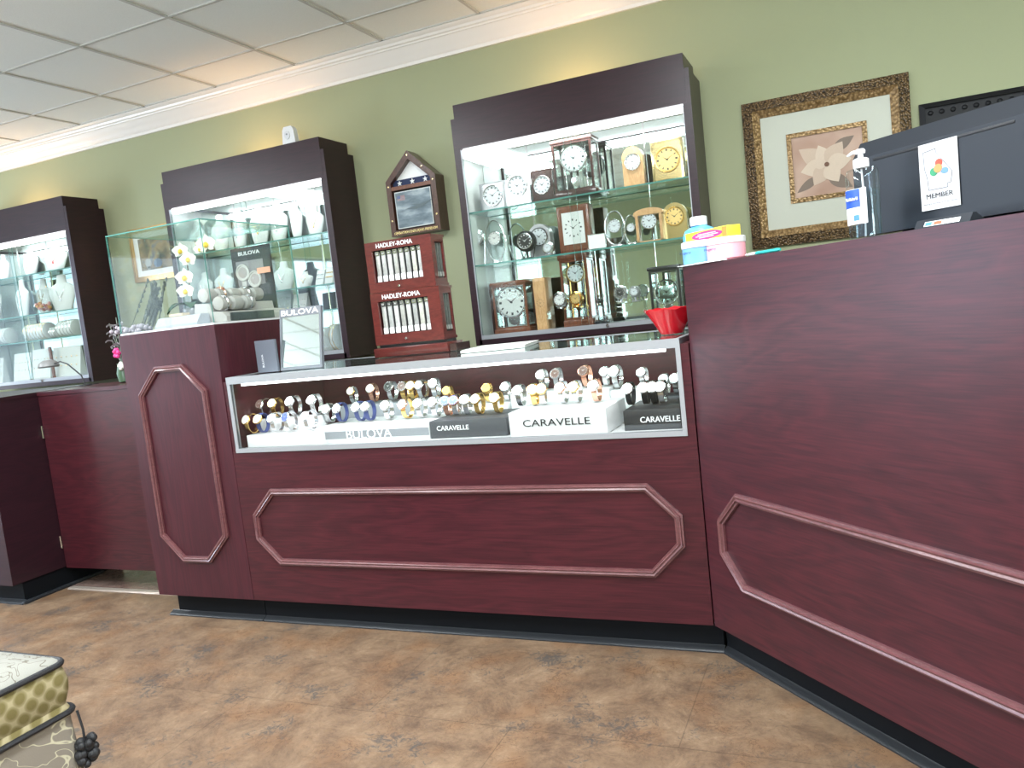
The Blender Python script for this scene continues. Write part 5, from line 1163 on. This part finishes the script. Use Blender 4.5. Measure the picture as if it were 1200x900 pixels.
# papers and pen
s0, _ = s_at(803, 308, .02)
t = thing45('loose_papers', 'white papers lying under the jars on the counter corner', 'paper', .12, .0)
b_(MB().prism([(-.13, -.012), (.07, -.006), (.07, .012), (-.12, .010)], .0002, .0018), 'sheet', WPAPER, t)
b_(MB().prism([(-.05, -.008), (.07, -.004), (.065, .015), (-.05, .014)], .0020, .0034), 'upper_sheet', WPAPER, t)
s0, _ = s_at(878, 296, .03); s1, _ = s_at(918, 290, .03)
t = thing45('teal_pen', 'teal and white pen lying left of the sanitizer bottle', 'pen', (s0+s1)/2, .02)
L_ = (s1-s0)/2
b_(MB().lathe([(.0035, -L_*.4), (.0045, -L_*.3), (.0045, L_*.9), (.003, L_)], (0, 0, .005), 12, 'x'), 'barrel', flat('teal', (.02, .35, .33), .4), t)
b_(MB().lathe([(.0015, -L_*1.05), (.004, -L_*.75), (.0042, -L_*.41)], (0, 0, .005), 12, 'x'), 'cap', WPL, t)

# ================================================================ OTTOMAN
ox0, ox1, oy0, oy1 = -2.42, -1.757, .60, 1.222
t = thing('ottoman', 'square upholstered stool with olive band, black cord and floral skirt', 'ottoman', ((ox0+ox1)/2, (oy0+oy1)/2, 0))
def fabric(name, c1, c2, mode, sc):
    m, N, L, b = new_mat(name); tc = N.new('ShaderNodeTexCoord'); mp = N.new('ShaderNodeMapping'); L.new(tc.outputs['Object'], mp.inputs[0])
    if mode == 'scale':   # fish-scale weave: rounded cells with pale rims, in 2D along the band
        sp = N.new('ShaderNodeSeparateXYZ'); L.new(tc.outputs['Object'], sp.inputs[0]); ad = N.new('ShaderNodeMath'); L.new(sp.outputs[0], ad.inputs[0]); L.new(sp.outputs[1], ad.inputs[1])
        cb = N.new('ShaderNodeCombineXYZ'); L.new(ad.outputs[0], cb.inputs[0]); L.new(sp.outputs[2], cb.inputs[1]); L.new(cb.outputs[0], mp.inputs[0]); mp.inputs['Rotation'].default_value = (0, 0, PI/4)
        v = N.new('ShaderNodeTexVoronoi'); v.voronoi_dimensions = '2D'; v.inputs['Scale'].default_value = sc; v.inputs['Randomness'].default_value = .1
        L.new(mp.outputs[0], v.inputs['Vector']); r = ramp(N, [(.30, c2), (.46, tuple((a_+b_)/2 for a_, b_ in zip(c1, c2))), (.56, c1)]); L.new(v.outputs['Distance'], r.inputs[0])
    else:
        n = N.new('ShaderNodeTexNoise'); n.inputs['Scale'].default_value = sc; n.inputs['Detail'].default_value = 1; n.inputs['Distortion'].default_value = 1.8; L.new(mp.outputs[0], n.inputs['Vector'])
        r = ramp(N, [(.482, c2), (.492, c1), (.508, c1), (.518, c2)]); L.new(n.outputs['Fac'], r.inputs[0])
    n3 = N.new('ShaderNodeTexNoise'); n3.inputs['Scale'].default_value = 300; L.new(tc.outputs['Object'], n3.inputs['Vector']); bp = N.new('ShaderNodeBump'); bp.inputs['Strength'].default_value = .4; bp.inputs['Distance'].default_value = .002; L.new(n3.outputs['Fac'], bp.inputs['Height']); L.new(bp.outputs[0], b.inputs['Normal'])
    L.new(r.outputs[0], b.inputs['Base Color']); b.inputs['Roughness'].default_value = .85; return m
TOPF = fabric('cream_brocade', (.12, .105, .08), (.24, .235, .205), 'vine', 14)
BANDF = fabric('olive_scale', (.33, .28, .16), (.15, .12, .04), 'scale', 30)
SKIRTF = fabric('taupe_vine', (.50, .46, .33), (.22, .19, .155), 'vine', 11)
def rrect(x0, x1, y0, y1, r, n=5):
    p_ = []
    for cx_, cy_, a0 in ((x1-r, y1-r, 0), (x0+r, y1-r, PI/2), (x0+r, y0+r, PI), (x1-r, y0+r, 3*PI/2)):
        for k in range(n+1): a_ = a0+PI/2*k/n; p_.append((cx_+r*math.cos(a_), cy_+r*math.sin(a_)))
    return p_
def stack(layers):
    m = MB(); vs = []; n = None
    for ins, z in layers:
        q = rrect(ox0+ins, ox1-ins, oy0+ins, oy1-ins, max(.012, .03-ins*.3)); n = len(q); vs += [(a_, b__, z) for a_, b__ in q]
    k = len(layers)
    return m.add(vs, [(i*n+j, i*n+(j+1) % n, (i+1)*n+(j+1) % n, (i+1)*n+j) for i in range(k-1) for j in range(n)]+[tuple(range(n))[::-1], tuple((k-1)*n+j for j in range(n))])
stack([(.004, .404), (.004, .412), (.012, .420), (.06, .428), (.15, .433), (.25, .435)]).build('seat_top', TOPF, t)
stack([(-.003, .292), (.004, .31), (-.004, .34), (-.006, .365), (0, .395), (.004, .4035)]).build('seat_band', BANDF, t)
stack([(-.012, .04), (-.006, .15), (.0, .27), (.0, .2915)]).build('skirt', SKIRTF, t)
CORD = flat('black_cord', (.012, .012, .014), .6, bump=.8, bscale=150)
for z_, i_ in ((.409, .001), (.292, -.004)):
    MB().tube([(a_, b__, z_) for a_, b__ in rrect(ox0+i_, ox1-i_, oy0+i_, oy1-i_, .03)], .0075, 8, closed=True).build('cord', CORD, t)
for sx_, sy_ in ((ox1, oy1), (ox1, oy0), (ox0, oy1), (ox0, oy0)):
    m = MB(); cx_, cy_ = sx_+(.014 if sx_ == ox1 else -.014), sy_+(.0 if sy_ == oy1 else -.0); random.seed(5)
    for k in range(34): a_ = k*2.4; m.ball((cx_+.018*math.cos(a_)*random.random(), cy_+.018*math.sin(a_), .185+random.uniform(-.028, .028)), random.uniform(.008, .013), n=8)
    m.tube([(cx_-.01, cy_, .285), (cx_, cy_, .24), (cx_, cy_, .2)], .003, 6); m.build('tassel', CORD, t)
m = MB()
for a_, b__ in ((ox0+.06, oy0+.06), (ox1-.06, oy0+.06), (ox0+.06, oy1-.06), (ox1-.06, oy1-.06)): MB().lathe([(.018, 0), (.024, .02), (.026, .039)], (a_, b__, 0), 14).build('leg', DKWOOD, t)
